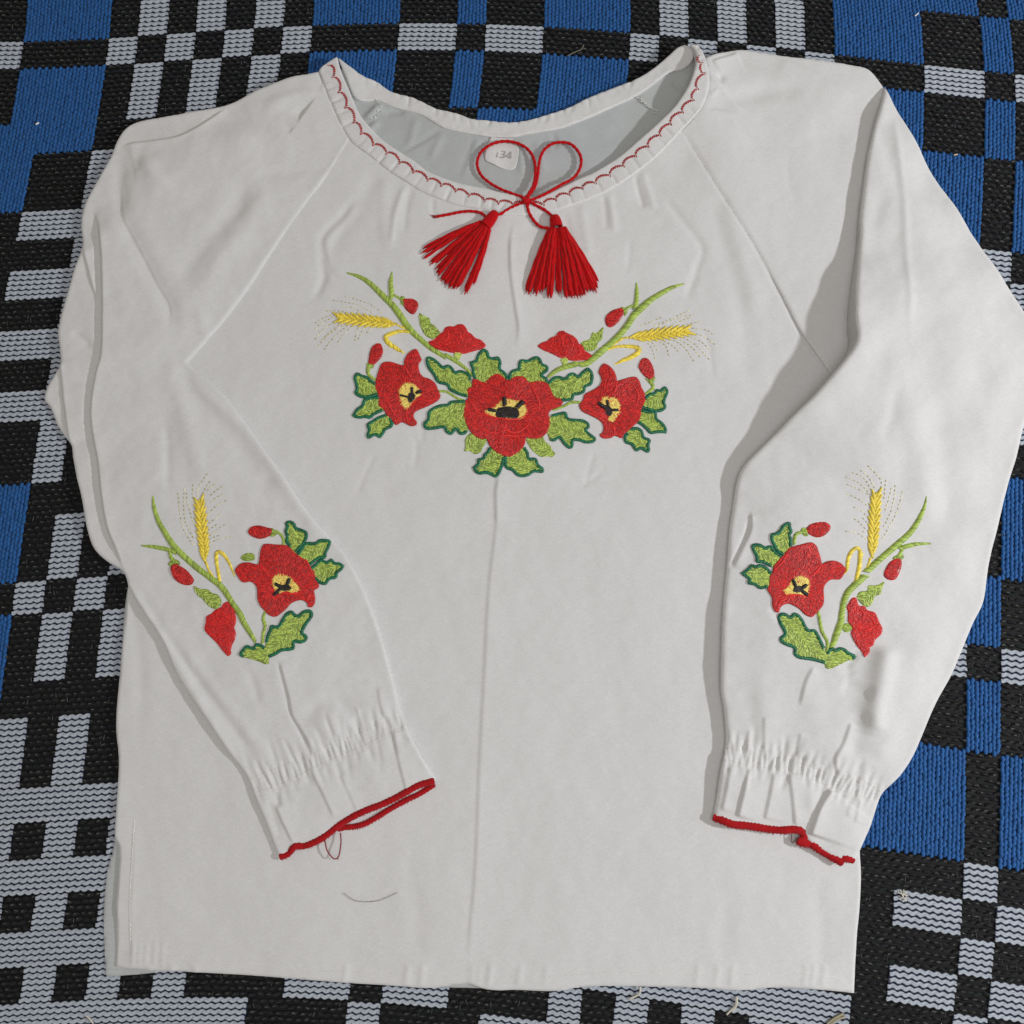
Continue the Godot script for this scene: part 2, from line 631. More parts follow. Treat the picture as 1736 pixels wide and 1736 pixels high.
func cut_cloth() -> void:
	# --- back panel, seen inside the neck opening and past the side slit
	back = sheet(curve(trace("572,112,4c 596,128 641,150 700,178 760,200 800,210 862,216 907,210 960,195 1043,160 1105,130 1150,98 1176,90,4c 1250,150 1400,300 1452,600 1450,1000 1454,1400 1452,1580 1446,1682c 1420,1680 1300,1675 1100,1671 841,1676 700,1672 500,1657 328,1647 294,1646 242,1652 178,1657c 178,1635 174.5,1557 181,1479 192,1436 200,1340 208,1200 215,1000 300,700 450,350 560,140c", 1.2), true), 1.5, 10.0, 0.6, 1.5)
	lay(back, ctrl_of([["600,200 700,250 800,290 900,300 1000,270 1100,210 1150,170", 1.7], ["572,112 596,128", 3.5], ["1150,98 1176,95", 4.5], ["178,1600 300,1640 800,1660 1400,1660 200,1000 1440,1000 800,900", 0.9]]))
	ripple(back, 0.35, 26.0, 21)
	var nf := [520.0, 70.0, 5.787]
	fold(back, "1340,860 1150,970 920,1090", -1.3, 1.6, false, 0.2, 1.5, nf)
	fold(back, "1340,850 1130,960 900,1070", 1.1, 3.5, true, 0.2, 1.5, nf)
	fold(back, "1650,920 1600,1080 1480,1370", -1.2, 1.3, false, 0.2, 1.5, nf)
	fold(back, "1640,920 1590,1080 1460,1370", 1.4, 4.0, true, 0.2, 1.5, nf)
	fold(back, "1090,730 1040,900 980,1080", 0.7, 2.2, false, 0.3, 1.5, nf)
	fold(back, "1350,900 1260,1060 1200,1200", 0.7, 2.0, false, 0.3, 1.5, nf)
	fold(back, "740,610 640,720 550,780", 2.2, 2.2, false, 0.3, 1.5, nf)
	fold(back, "980,690 830,700 740,720", -1.2, 2.2, false, 0.3, 1.5, nf)
	fold(back, "720,790 640,850 620,930", 1.6, 2.0, false, 0.3, 1.5, nf)
	var nr := [960.0, 60.0, 5.787]
	fold(back, "690,610 800,700 890,770", 1.4, 2.2, true, 0.15, 1.5, nr)
	fold(back, "50,900 250,990 560,1080", -0.5, 3.0, false, 0.3, 1.5, nr)
	fold(back, "1030,460 1100,510 1180,540", -1.4, 1.5, false, 0.3, 2.0, nr)
	var nc := [780.0, 200.0, 6.677]
	fold(back, "700,230 690,450 720,700", 0.7, 2.0, false, 0.3, 1.5, nc)
	fold(back, "870,210 900,420 960,640", 0.6, 2.2, false, 0.3, 1.5, nc)
	fold(back, "1040,150 1070,260 1080,380", -0.9, 1.2, false, 0.3, 1.5, nc)
	fold(back, "270,240 265,330 240,450", -1.0, 1.2, false, 0.3, 1.5, nc)

	# --- front panel
	front = sheet(curve(trace(BAND_IN + " 1190,100,12c 1240,170,8 1330,250,4 1440,360,3 1475,600,3 1470,1000 1466,1300 1459,1437 1461,1482 1459,1533 1454,1585 1450,1686c 1420,1682 1336,1675 1301,1676 1258,1679.6 1172,1675 1099,1673.6 1039,1672 978,1675 957,1679 926,1681 874,1679 845,1680 819,1677 792,1669 767,1671 741,1675 715,1676 664,1672 612,1669 560,1665 501,1660 415,1654 328,1649 294,1647 242,1645 193.5,1641c 197,1566 196,1540 200,1479 201,1436 193.5,1420 195,1379 199,1327 200,1282 196,1241 197,1198 203,1137 204,1116 210,1060 216,995 228,900 245,800 270,700 300,600 360,450 440,300 535,165,4 556,112,6c", 2.6), true), 1.0, 16.0, 1.4, 1.8)
	lay(front, ctrl_of([[BAND_IN, 4.0], [BAND_OUT, 4.0], ["660,330 720,370 800,390 900,390 1000,375 1080,330", 3.6], ["1150,270", 5.5], ["1230,180", 9.0], ["1300,220 1360,300", 5.0],
		["300,640 330,720 400,600 500,500 600,450 760,520 900,560 1050,500 1200,480 1300,560 1380,640 1400,500 1420,380", 3.4], ["700,600 860,640 1000,640 860,760", 3.9], ["500,700 700,850 860,900 1050,820 1180,700 1180,900", 3.3],
		["230,1000 240,1200 400,1400 600,1200 700,1000 850,1150 1000,1000 1150,1150 1180,1350 1000,1400 800,1400 600,1450 400,1550 300,1500 230,1560 700,1600 1000,1600 1300,1550 1400,1500 1440,1200 1430,900", 2.9],
		["200,1640 400,1650 700,1668 1000,1672 1300,1672 1445,1680 1450,1500 205,1400 205,1250", 2.4]]))
	ripple(front, 0.8, 95.0, 4)
	ripple(front, 0.22, 20.0, 5)
	swell(front, 700, 430, 0.9, 26.0)
	swell(front, 1010, 430, 0.8, 24.0)
	swell(front, 470, 1010, 0.8, 40.0)
	# the pressed crease down the middle, then gathers under the neckband
	fold(front, "874,369 865,402 865,460 873,520 878,560 872,600", 1.3, 4.5, true, 0.25)
	fold(front, "866,600 850,700 842,820 839.5,834 840,890 828,1000 820,1150 812,1300 807,1436 802,1514 796,1574 792,1668", 0.75, 9.0, true, 0.12, 3.0)
	fold(front, "844,811 840,834 841,890", 0.5, 3.0, true)
	fold(front, "690,310 681,329 669,370 664,420", 0.8, 2.0)
	fold(front, "700,316 690,345 684,400", -0.6, 2.2)
	fold(front, "735,335 733,350 738,375", -0.5, 1.4)
	fold(front, "790,352 780,400 700,560", 0.45, 6.0)
	fold(front, "1077,297 1079,312 1092,356", -0.8, 1.5)
	fold(front, "1088,290 1094,312 1110,360", 0.7, 2.2)
	fold(front, "1031,326 1037,356 1043,400", 0.6, 2.2)
	fold(front, "1022,330 1026,356 1028,392", -0.5, 1.8)
	fold(front, "985,342 990,380 1000,440", 0.5, 3.0)
	fold(front, "955,354 962,385 975,450", -0.5, 2.5)
	fold(front, "640,275 625,320 560,420 545,500", -0.7, 5.0)
	fold(front, "655,290 650,360 660,430", 0.5, 4.0)
	fold(front, "606,330 580,365 548,400 545,430 548,470 525,520", -0.9, 2.6)
	fold(front, "612,335 588,370 556,405 553,435 556,470", 0.8, 3.5)
	fold(front, "1120,330 1160,380 1190,420 1183,450 1160,520", -0.7, 2.5)
	fold(front, "1200,330 1216,380 1245,470 1260,560 1262,660", -0.8, 7.0)
	fold(front, "1225,340 1250,420 1290,540", 0.7, 6.0)
	fold(front, "470,820 480,860 520,960 560,1010", -0.5, 6.0)
	fold(front, "900,420 930,470 960,500", -0.4, 4.0)
	# puckers around the embroidery
	for line in ["700,735 706,760 700,800", "712,700 716,725 714,760", "955,800 990,820 1030,790", "790,790 810,800 830,790", "640,760 620,800 600,850", "1010,760 1000,790 990,830", "730,600 745,625 760,640", "720,545 735,560 760,600", "1180,545 1200,580 1210,650", "590,480 560,460 545,400", "1060,470 1066,440 1068,400"]:
		fold(front, line, -0.35, 1.8, false, 0.3)
	# the right hand raglan seam and wavy hem
	fold(front, "1155,223 1181,264 1209,310 1281,422 1357,560 1408,634", -0.5, 1.2, false, 0.05, 5.0)
	for x in [252, 290, 330, 585, 690, 715, 800, 812, 830, 880, 925, 1182, 1215, 1240, 1365, 1378, 1396]:
		fold(front, "%d,1630 %d,1650 %d,1676" % [x + 3, x + 1, x - 3], rng.randf_range(0.25, 0.5), 1.8, false, 0.25, 2.5)
	for x in [225, 236, 247, 262, 275]:
		fold(front, "%d,1590 %d,1625 %d,1646" % [x + 2, x, x - 1], rng.randf_range(0.25, 0.45), 1.5, false, 0.3, 2.5)
	fold(front, "1446,1666 1400,1654 1330,1647 1240,1652 1160,1650 1100,1648 1030,1647 960,1652 900,1654 840,1654 760,1650 690,1648 640,1648 560,1644 470,1638 420,1632 330,1620 260,1616 203,1610", 0.45, 6.0, true, 0.02, 2.5, [0.0, 0.0, 1.0], 1.0)
	fold(front, "690,1436 700,1500 712,1560 700,1640", -0.4, 6.0)
	fold(front, "1240,1500 1230,1560 1222,1640", -0.45, 5.0)
	fold(front, "1388,1480 1392,1560 1396,1650", -0.5, 5.0)
	fold(front, "226,1390 224,1480 220,1560 224,1640", 0.5, 2.0, true)
	fold(front, "650,540 700,600 740,640", -0.3, 3.0)
	fold(front, "220,1010 235,1100 240,1250", -0.5, 4.0)

	# --- the sleeve on the left of the picture, folded over the front
	left_arm = sheet(curve(trace("541,120,6c 563,177,5.5 592.6,235,5c 560,290,4.4 520,345,4.2 470,415,4.2 420,490,4.2 370,555,4.2 318,614,4.6c 328,623,5.5 373,661,6 415,713,6 449,761.6,6 484,810,6 518.5,862,6 553,903,6 584,938,6 618,1000,6 645,1075,6 667,1155,6 688,1230,6 732,1311,5.5 741,1323,5.5c 711,1337,5 660,1362,5 610,1382,5 572,1404,5 535,1430,5 500,1440,5 474,1455,5c 466.6,1440,5 449,1392,5 432,1350,5 420,1319,5 384,1271,5 359.5,1233,5 325,1184,5 297,1139,5 276.5,1086,5 242,1034,5 218,993,4.5c 211,970,3 183,952,2.5 161,930,2.5 150,899,2.5 139,840,2.5 131,810,2.5 124,776,2.5 121,755,2.5 110,740,2 97,721,1.8 92,707,1.8 85,690,1.8 76,679,1.8 76,669,1.8 83,651,1.8 93,636,1.8 103.7,617,2.5 102,594,3 99,560,3 107,522,3 128,453,3 141,418,3 138,384,3 142,356,3 152,332,3 188,266,3 200,238,3 214,218,3 235,207,3 311,193,3 384,178,3 435,155,3.5 473,140,4 498,131,4.5 520,126,5.5"), true), 0.8, 16.0, 1.3, 2.4)
	lay(left_arm, ctrl_of([["541,120 563,177", 6.2], ["592,235 560,290", 5.0], ["520,345 470,415 420,490 370,555", 4.9], ["318,614", 5.6], ["470,200", 7.0], ["400,240 330,270 280,300", 8.0], ["430,330 360,400 320,480", 7.0], ["480,270", 6.0],
		["235,225 300,205 380,185", 4.2], ["200,260 185,330", 4.5], ["230,350 250,420 270,480 285,560", 7.4], ["215,400 220,500 220,600 225,700 235,800 255,900 280,960", 7.0], ["150,380 150,480 140,600 130,700", 4.6], ["160,800 180,900", 4.4], ["85,672 105,700", 2.2], ["110,560 120,500", 4.0],
		["330,650 380,740 420,820 470,900 530,960", 6.8], ["300,900 350,1000 400,1080 450,1160", 7.4], ["580,1020 610,1100 640,1200", 6.6], ["260,1010 320,1120 380,1220", 6.4], ["520,1120 560,1200", 7.6], ["440,1310 530,1275 620,1240 680,1215", 5.8], ["480,1400 560,1370 640,1330 700,1290", 6.2], ["480,1450 570,1400 650,1362 735,1322", 5.4]]))
	ripple(left_arm, 0.8, 60.0, 8)
	ripple(left_arm, 0.3, 18.0, 9)
	fold(left_arm, "384,180 332,218 294,235 221,243 204,249", 1.8, 10.0, true, 0.12, 5.0)
	fold(left_arm, "204,249 202,311 207,363 221,394 238,425 270,484 287,518 291,539 288,584", -1.3, 5.0, false, 0.15, 6.0)
	fold(left_arm, "290,560 287,518 268,484 238,425 221,394 207,363 203,311", -0.8, 7.0, true, 0.15, 6.0)
	fold(left_arm, "157,349 169,397 173,449 173,600 162,640 154,690 156,730 164,775 173,844 183,896 197,931 213,975", 3.0, 14.0, true, 0.1, 5.0)
	fold(left_arm, "154,352 165,397 168,449 167,600 156,640 149,690 151,730 159,775 168,844 178,896", -1.0, 2.2, false, 0.1, 5.0)
	fold(left_arm, "141,418 155,477 168,515", 1.6, 6.0, true, 0.15, 4.0)
	fold(left_arm, "103,610 110,690 117,740 121,757", 1.7, 7.0, true, 0.1, 2.5)
	fold(left_arm, "120,560 140,575 158,592", -0.8, 2.5, false, 0.3, 4.0)
	fold(left_arm, "280,587 305,676 337,790 345,830", 1.0, 6.0, false, 0.2, 7.0)
	fold(left_arm, "292,604 330,668 413,770 470,850", -1.0, 7.0, false, 0.15, 6.0)
	fold(left_arm, "310,625 350,668 430,745 500,850 560,930", 0.9, 4.0, false, 0.15, 6.0)
	fold(left_arm, "280,700 283,760 284,800 286,850", -0.5, 2.5, false, 0.3, 7.0)
	fold(left_arm, "262,830 270,780 268,720", 0.6, 5.0, false, 0.3, 7.0)
	fold(left_arm, "592,235 540,240 500,225 470,200", -1.0, 3.0, false, 0.2, 6.0)
	fold(left_arm, "590,222 560,205 520,195 480,190", -0.8, 2.6, false, 0.25, 6.0)
	fold(left_arm, "556,165 530,160 490,165 440,190", 0.8, 4.0, false, 0.25, 6.0)
	fold(left_arm, "560,180 530,182 495,188", -0.7, 2.0, false, 0.3, 6.0)
	fold(left_arm, "594,238 560,262 500,290 430,300", -0.6, 4.0, false, 0.25, 5.0)
	fold(left_arm, "235,250 250,280 300,330", 0.8, 4.0, false, 0.3, 7.0)
	fold(left_arm, "430,296 395,360 363,397 330,440 294,494", -1.5, 8.0, false, 0.2, 6.0)
	fold(left_arm, "455,310 420,375 385,420 350,470", 0.9, 7.0, false, 0.25, 6.0)
	fold(left_arm, "235,262 255,300 262,350", 1.0, 6.0, false, 0.3, 7.0)
	fold(left_arm, "700,215 640,205 560,190 450,200 360,212 300,235", -1.0, 9.0, false, 0.25, 6.0)
	fold(left_arm, "340,510 345,560 380,590", 0.6, 4.0, false, 0.3, 6.0)
	# folds running to the gathered cuff
	fold(left_arm, "473,1118 489,1180 495,1211 510,1238 526,1269 529,1308 545,1342 567,1390", 1.0, 7.0, true, 0.06, 6.0)
	fold(left_arm, "471,1118 487,1180 493,1211 508,1238 524,1269", -0.5, 1.3, false, 0.1, 6.0)
	fold(left_arm, "215,995 250,1040 300,1120 345,1200 400,1290", 0.9, 3.0, false, 0.1, 5.5)
	fold(left_arm, "232,1000 290,1090 340,1160 400,1240 440,1300", -0.7, 3.0, false, 0.15, 5.5)
	fold(left_arm, "300,1080 350,1150 420,1240 460,1300", 0.6, 4.0, false, 0.2, 6.5)
	fold(left_arm, "420,1130 430,1160 440,1200", -0.5, 2.5, false, 0.3, 7.0)
	fold(left_arm, "505,1212 540,1195 575,1190 600,1220", -1.1, 4.5, false, 0.3, 7.0)
	fold(left_arm, "520,1240 545,1225 580,1225 605,1240", 0.8, 4.0, false, 0.3, 7.0)
	fold(left_arm, "601,1194 608,1215 616,1240", 0.9, 3.5, true, 0.25, 6.5)
	fold(left_arm, "640,1160 643,1185 650,1222", 0.8, 4.0, true, 0.2, 6.5)
	fold(left_arm, "666,1238 670,1263 678,1300 688,1340", 1.0, 7.0, true, 0.05, 6.0)
	fold(left_arm, "576,1313 588,1338 605,1376", 0.6, 3.0, true, 0.1, 6.0)
	fold(left_arm, "466,1362 478,1392 497,1432", 1.1, 4.0, true, 0.15, 6.0)
	fold(left_arm, "455,1350 462,1380 474,1420", -0.5, 2.0, false, 0.2, 6.0)
	fold(left_arm, "472,1334 470,1355 474,1372", -0.6, 1.6, false, 0.3, 6.0)
	fold(left_arm, "628,1265 640,1290 648,1320", -0.3, 2.0, false, 0.3, 6.0)
	fold(left_arm, "690,1235 705,1265 728,1312", 0.4, 2.0, false, 0.2, 6.0)
	cuff_gathers(left_arm, "425,1322 477,1300 524,1281.6 558,1263 593,1250.5 626,1236 660,1222 686,1213", "435,1344 470,1332 504,1317 533,1302 576,1281.6 620,1263 667,1240 690,1230", 56, 1.0)
	lowest_of(left_arm, front, 0.35)

	# --- the shoulder piece on the right, then the sleeve that stands up from it
	cap = sheet(curve(trace("1196,97,13c 1203,138,13.5 1190,181,11.5 1155,221,8.5c 1181,264,6.5 1209,310,5.5 1250,375,4.6 1281,422,4.4 1320,490,4.4 1357,560,4.4 1385,600,4.4 1420,650,4.4c 1470,640 1500,500 1510,300 1499,149,6c 1473,121,5 1440,112,5 1380,103,5 1326,97,5 1290,91,5.5 1253,86,6 1222,91,8", 4.4), true), 1.0, 14.0, 0.9, 2.0)
	lay(cap, ctrl_of([["1196,97 1203,138", 13.2], ["1190,181", 11.5], ["1155,221", 8.6], ["1181,264 1209,310", 6.4], ["1250,375 1281,422 1320,490 1357,560 1400,620", 5.0], ["1253,100 1300,105 1380,115 1450,130", 7.0], ["1250,150", 9.5], ["1300,170 1350,200", 7.5], ["1300,300 1350,400 1400,500", 5.6], ["1420,250 1420,400", 5.6], ["1470,200 1480,400 1470,600", 4.6]]))
	ripple(cap, 0.4, 40.0, 12)
	ripple(cap, 0.15, 16.0, 13)
	fold(cap, "1252,87 1229,97 1205,110", 1.6, 9.0, true, 0.1, 9.0)
	fold(cap, "1454,166 1393,131 1367,117 1315,97", 0.8, 12.0, true, 0.15, 6.0)
	fold(cap, "1192,180 1246,171 1281,159 1315,152 1370,150", -1.3, 6.0, false, 0.2, 8.0)
	fold(cap, "1192,182 1220,183 1262,190", -0.9, 1.8, false, 0.25, 9.0)
	fold(cap, "1195,186 1225,192 1255,200", 0.5, 2.0, false, 0.3, 9.0)
	fold(cap, "1198,150 1215,140 1230,120", -1.2, 2.5, false, 0.3, 11.0)
	fold(cap, "1200,165 1212,158 1220,150", 0.8, 2.0, false, 0.3, 11.0)
	fold(cap, "1190,190 1230,240 1270,300 1330,400", 0.6, 7.0, false, 0.2, 6.0)
	fold(cap, "1370,230 1400,232 1440,235", -0.4, 5.0, false, 0.3, 5.0)
	lowest_of(cap, front, 0.3)

	right_arm = sheet(curve(trace("1499,149,6c 1494,173,8.4 1485,204,9 1477,235,8.5 1470,266,8.5 1464,311,9 1458,363,9.5 1456,415,11 1449,484,15 1447,539,18 1449,583,20 1412,634,19 1378,672,17.5 1343,706,14 1309,741,11 1274,775,9.5 1257,796,8 1248,820,7.5 1243,855,7 1236,900,6.5 1232,955,6 1228,1000,6.5 1224,1062,7 1222,1168,7 1227,1205,6.5 1230,1260,6.5 1221,1309,6.5 1214,1357,6 1209,1382,5.5c 1225,1392 1242,1398 1263,1400 1284,1403 1325,1408 1358,1410 1366,1421 1375,1431 1391,1441 1408,1451 1430,1463 1449,1458c 1461,1433 1475,1402,4.5 1487,1362,4.5 1497,1343,4.5 1527,1312,4 1551,1274,4 1578,1205,4 1610,1150,4 1627,1107,4 1648,1059,4 1665,1021,4 1675,959,4 1689,896,4 1706,831,4 1724,762,4 1737,717,4 1765,640,4 1768,600,4 1760,570,4 1745,545,4 1724,511,4 1689,460,4 1654,408,4 1620,356,4 1585,304,4 1551,249,4.5 1516,187,5", 5.0), true), 0.8, 20.0, 1.6, 3.0)
	lay(right_arm, ctrl_of([["1499,149 1516,187", 7.0], ["1494,173 1485,204 1477,235 1470,266 1464,311 1458,363", 11.0], ["1456,415", 12.6], ["1449,484", 16.6], ["1447,539", 19.6], ["1449,583", 21.6], ["1412,634", 20.6], ["1378,672", 19.0], ["1343,706", 15.6], ["1309,741", 12.6], ["1274,775", 11.0], ["1257,796", 9.6], ["1243,855", 8.6], ["1236,900 1232,955 1228,1000", 8.2], ["1224,1062 1222,1168 1230,1260", 8.6], ["1214,1357", 7.6], ["1209,1380 1284,1403 1358,1410", 7.0], ["1408,1451 1449,1458", 6.4],
		["1475,1402 1497,1343 1551,1274 1610,1150 1648,1059 1675,959 1706,831 1737,717 1765,620 1724,511 1654,408 1585,304", 5.4], ["1500,300 1520,400", 10.5], ["1520,520 1500,620", 17.0], ["1580,560 1600,640", 13.0], ["1420,720 1480,760", 15.5], ["1560,780", 12.5], ["1640,700 1680,640", 9.0], ["1330,800 1400,860 1350,900", 11.5], ["1300,960 1400,1000 1480,1000", 10.5], ["1560,920 1600,960", 9.5], ["1420,1100 1330,1080", 10.5], ["1500,1150 1550,1100", 10.5], ["1300,1200 1400,1220 1490,1220", 10.5], ["1300,1290 1400,1320 1470,1345", 7.8], ["1280,1350 1380,1370 1440,1400", 8.2]]))
	for k in right_arm.b.size():
		right_arm.b[k] = 4.0 + (right_arm.b[k] - 4.0) * (1.22 if right_arm.b[k] > 4.0 else 1.0)
	ripple(right_arm, 0.8, 60.0, 15)
	ripple(right_arm, 0.32, 20.0, 16)
	fold(right_arm, "1575,640 1592,700 1602,800 1612,880 1618,930", -2.0, 9.0, false, 0.25, 11.0)
	fold(right_arm, "1530,660 1545,740 1562,820 1572,850 1585,900", 1.2, 8.0, false, 0.25, 12.0)
	fold(right_arm, "1485,190 1500,250 1522,320 1535,360", -0.9, 5.0, false, 0.25, 9.0)
	fold(right_arm, "1510,170 1518,230 1530,330 1533,480 1535,600", 0.7, 2.5, false, 0.2, 9.0)
	fold(right_arm, "1500,300 1490,350 1470,440", -0.8, 5.0, false, 0.3, 11.0)
	fold(right_arm, "1520,640 1510,700 1490,760", -0.6, 4.0, false, 0.3, 14.0)
	fold(right_arm, "1272,866 1270,900 1258,925 1240,963", 1.7, 5.0, true, 0.12, 9.0)
	fold(right_arm, "1271,880 1265,905 1252,935 1236,968", -0.9, 1.6, false, 0.15, 8.0)
	fold(right_arm, "1380,1126 1366,1150 1358,1180 1354,1200", 1.3, 7.0, true, 0.2, 10.0)
	fold(right_arm, "1424,1160 1450,1170 1480,1180", -1.3, 4.5, false, 0.25, 10.0)
	fold(right_arm, "1500,1090 1492,1150 1482,1200 1474,1250", 4.2, 6.5, false, 0.15, 10.0)
	fold(right_arm, "1470,1205 1452,1235 1446,1290", -1.6, 6.0, false, 0.25, 8.0)
	fold(right_arm, "1439,1222 1427,1260 1414,1285 1420,1316", 1.6, 8.0, true, 0.1, 8.0)
	fold(right_arm, "1415,1125 1430,1130 1445,1150", -0.8, 3.0, false, 0.3, 10.0)
	fold(right_arm, "1450,1100 1447,1115 1430,1135", -0.8, 2.0, false, 0.3, 10.0)
	fold(right_arm, "1356,1239 1352,1262 1349,1286", 1.2, 5.0, true, 0.2, 8.5)
	fold(right_arm, "1293,1212 1293,1240 1296,1290", 0.9, 5.0, true, 0.1, 8.5)
	fold(right_arm, "1269,1236 1266,1256 1266,1276", 0.9, 4.0, true, 0.15, 8.5)
	fold(right_arm, "1260,1160 1270,1200 1268,1240", -0.6, 5.0, false, 0.3, 8.5)
	fold(right_arm, "1385,1110 1390,1080 1400,1030", 0.7, 5.0, false, 0.3, 10.0)
	fold(right_arm, "1330,1060 1310,1036 1300,1030", -0.8, 2.0, false, 0.3, 10.0)
	fold(right_arm, "1480,1290 1500,1260 1520,1220", 0.6, 4.0, false, 0.3, 6.0)
	# the frill under the elastic
	fold(right_arm, "1269,1300 1259,1336 1248,1386", 2.0, 7.0, true, 0.08, 7.0)
	fold(right_arm, "1236,1296 1230,1335 1222,1376", 1.3, 5.0, true, 0.1, 7.0)
	fold(right_arm, "1310,1308 1302,1350 1294,1390", 1.4, 8.0, true, 0.1, 7.0)
	fold(right_arm, "1335,1309 1340,1346 1346,1400", 1.3, 7.0, true, 0.08, 7.0)
	fold(right_arm, "1407,1335 1385,1370 1371,1416", 3.0, 12.0, true, 0.07, 7.0)
	fold(right_arm, "1456,1352 1450,1375 1446,1395", 0.9, 4.0, true, 0.15, 6.0)
	fold(right_arm, "1440,1352 1434,1372 1432,1385", 0.7, 4.0, true, 0.2, 6.0)
	fold(right_arm, "1376,1318 1374,1350 1368,1380", 0.7, 3.0, false, 0.25, 7.0)
	cuff_gathers(right_arm, "1230,1264 1267,1276 1308.6,1282 1346,1288.6 1387,1303 1429,1319.7 1466,1326 1497,1344.6", "1228,1286 1269,1297 1308.6,1303 1358,1311 1408,1332 1449.6,1346.6 1490,1356", 58, 1.55)
	lowest_of(right_arm, cap, 0.5)

	# --- neckband over the gathered edge
	band = sheet(curve(trace(BAND_IN + " " + BAND_OUT), true), 0.7, 8.0, 0.8, 1.4)
	for iz in band.nz:
		for ix in band.nx:
			var x := band.x0 + ix * band.s
			var z := band.z0 + iz * band.s
			var h := front.base(x, z) + 0.2
			if left_arm.dist(x, z) > 0.0:
				h = maxf(h, left_arm.height(x, z))
			if cap.dist(x, z) > 0.0:
				h = maxf(h, cap.height(x, z))
			band.b[iz * band.nx + ix] = h + 0.9
	ripple(band, 0.22, 16.0, 31)
	var bi := even(curve(trace(BAND_IN), false), 9.0)
	var outer := even(curve(trace(BAND_OUT), false), 1.0)
	for p in bi:
		var q := outer[0]
		for o in outer:
			if o.distance_to(p) < q.distance_to(p):
				q = o
		var j := Vector2(rng.randf_range(-1.5, 1.5), rng.randf_range(-1.5, 1.5))
		dimple(band, p.lerp(q, 0.35) + j, q + j, -rng.randf_range(0.3, 0.8), 1.1)

func dimple(s: Sheet, a: Vector2, b: Vector2, amp: float, width: float) -> void:
	# a short straight fold between two plan points
	var lo := a.min(b) - Vector2.ONE * width * 2.4
	var hi := a.max(b) + Vector2.ONE * width * 2.4
	var ab := b - a
	var l2 := maxf(ab.length_squared(), 0.01)
	for iz in range(maxi(0, int((lo.y - s.z0) / s.s)), mini(s.nz - 1, int((hi.y - s.z0) / s.s) + 1)):
		for ix in range(maxi(0, int((lo.x - s.x0) / s.s)), mini(s.nx - 1, int((hi.x - s.x0) / s.s) + 1)):
			var o := Vector2(s.x0 + ix * s.s, s.z0 + iz * s.s) - a
			var t := clampf(o.dot(ab) / l2, 0.0, 1.0)
			var q := (o - ab * t).length_squared()
			s.b[iz * s.nx + ix] += amp * exp(-q / (width * width)) * (0.4 + 0.6 * sin(PI * t))

func cuff_gathers(s: Sheet, upper: String, lower: String, count: int, strength: float) -> void:
	# the elastic channel between two seams: tight little puckers, longer ones fanning out above and below
	var u := even(curve(trace(upper, 6.5), false), 1.0)
	var w := even(curve(trace(lower, 6.5), false), 1.0)
	for i in count:
		var t := (i + rng.randf_range(0.1, 0.9)) / count
		var a := u[int(t * (u.size() - 1))]
		var b := w[int(clampf(t + rng.randf_range(-0.01, 0.01), 0.0, 1.0) * (w.size() - 1))]
		var ab := b - a
		dimple(s, a - ab * rng.randf_range(-0.1, 0.5), b + ab * rng.randf_range(-0.1, 0.3), -strength * rng.randf_range(0.35, 1.0), rng.randf_range(0.7, 1.1))
		if i % 3 == 0:
			dimple(s, a - ab * rng.randf_range(0.8, 2.2), a, -strength * rng.randf_range(0.3, 0.8), rng.randf_range(1.2, 2.2))
		if i % 4 == 1:
			dimple(s, b, b + ab * rng.randf_range(0.8, 1.8), -strength * rng.randf_range(0.3, 0.7), rng.randf_range(1.2, 2.2))

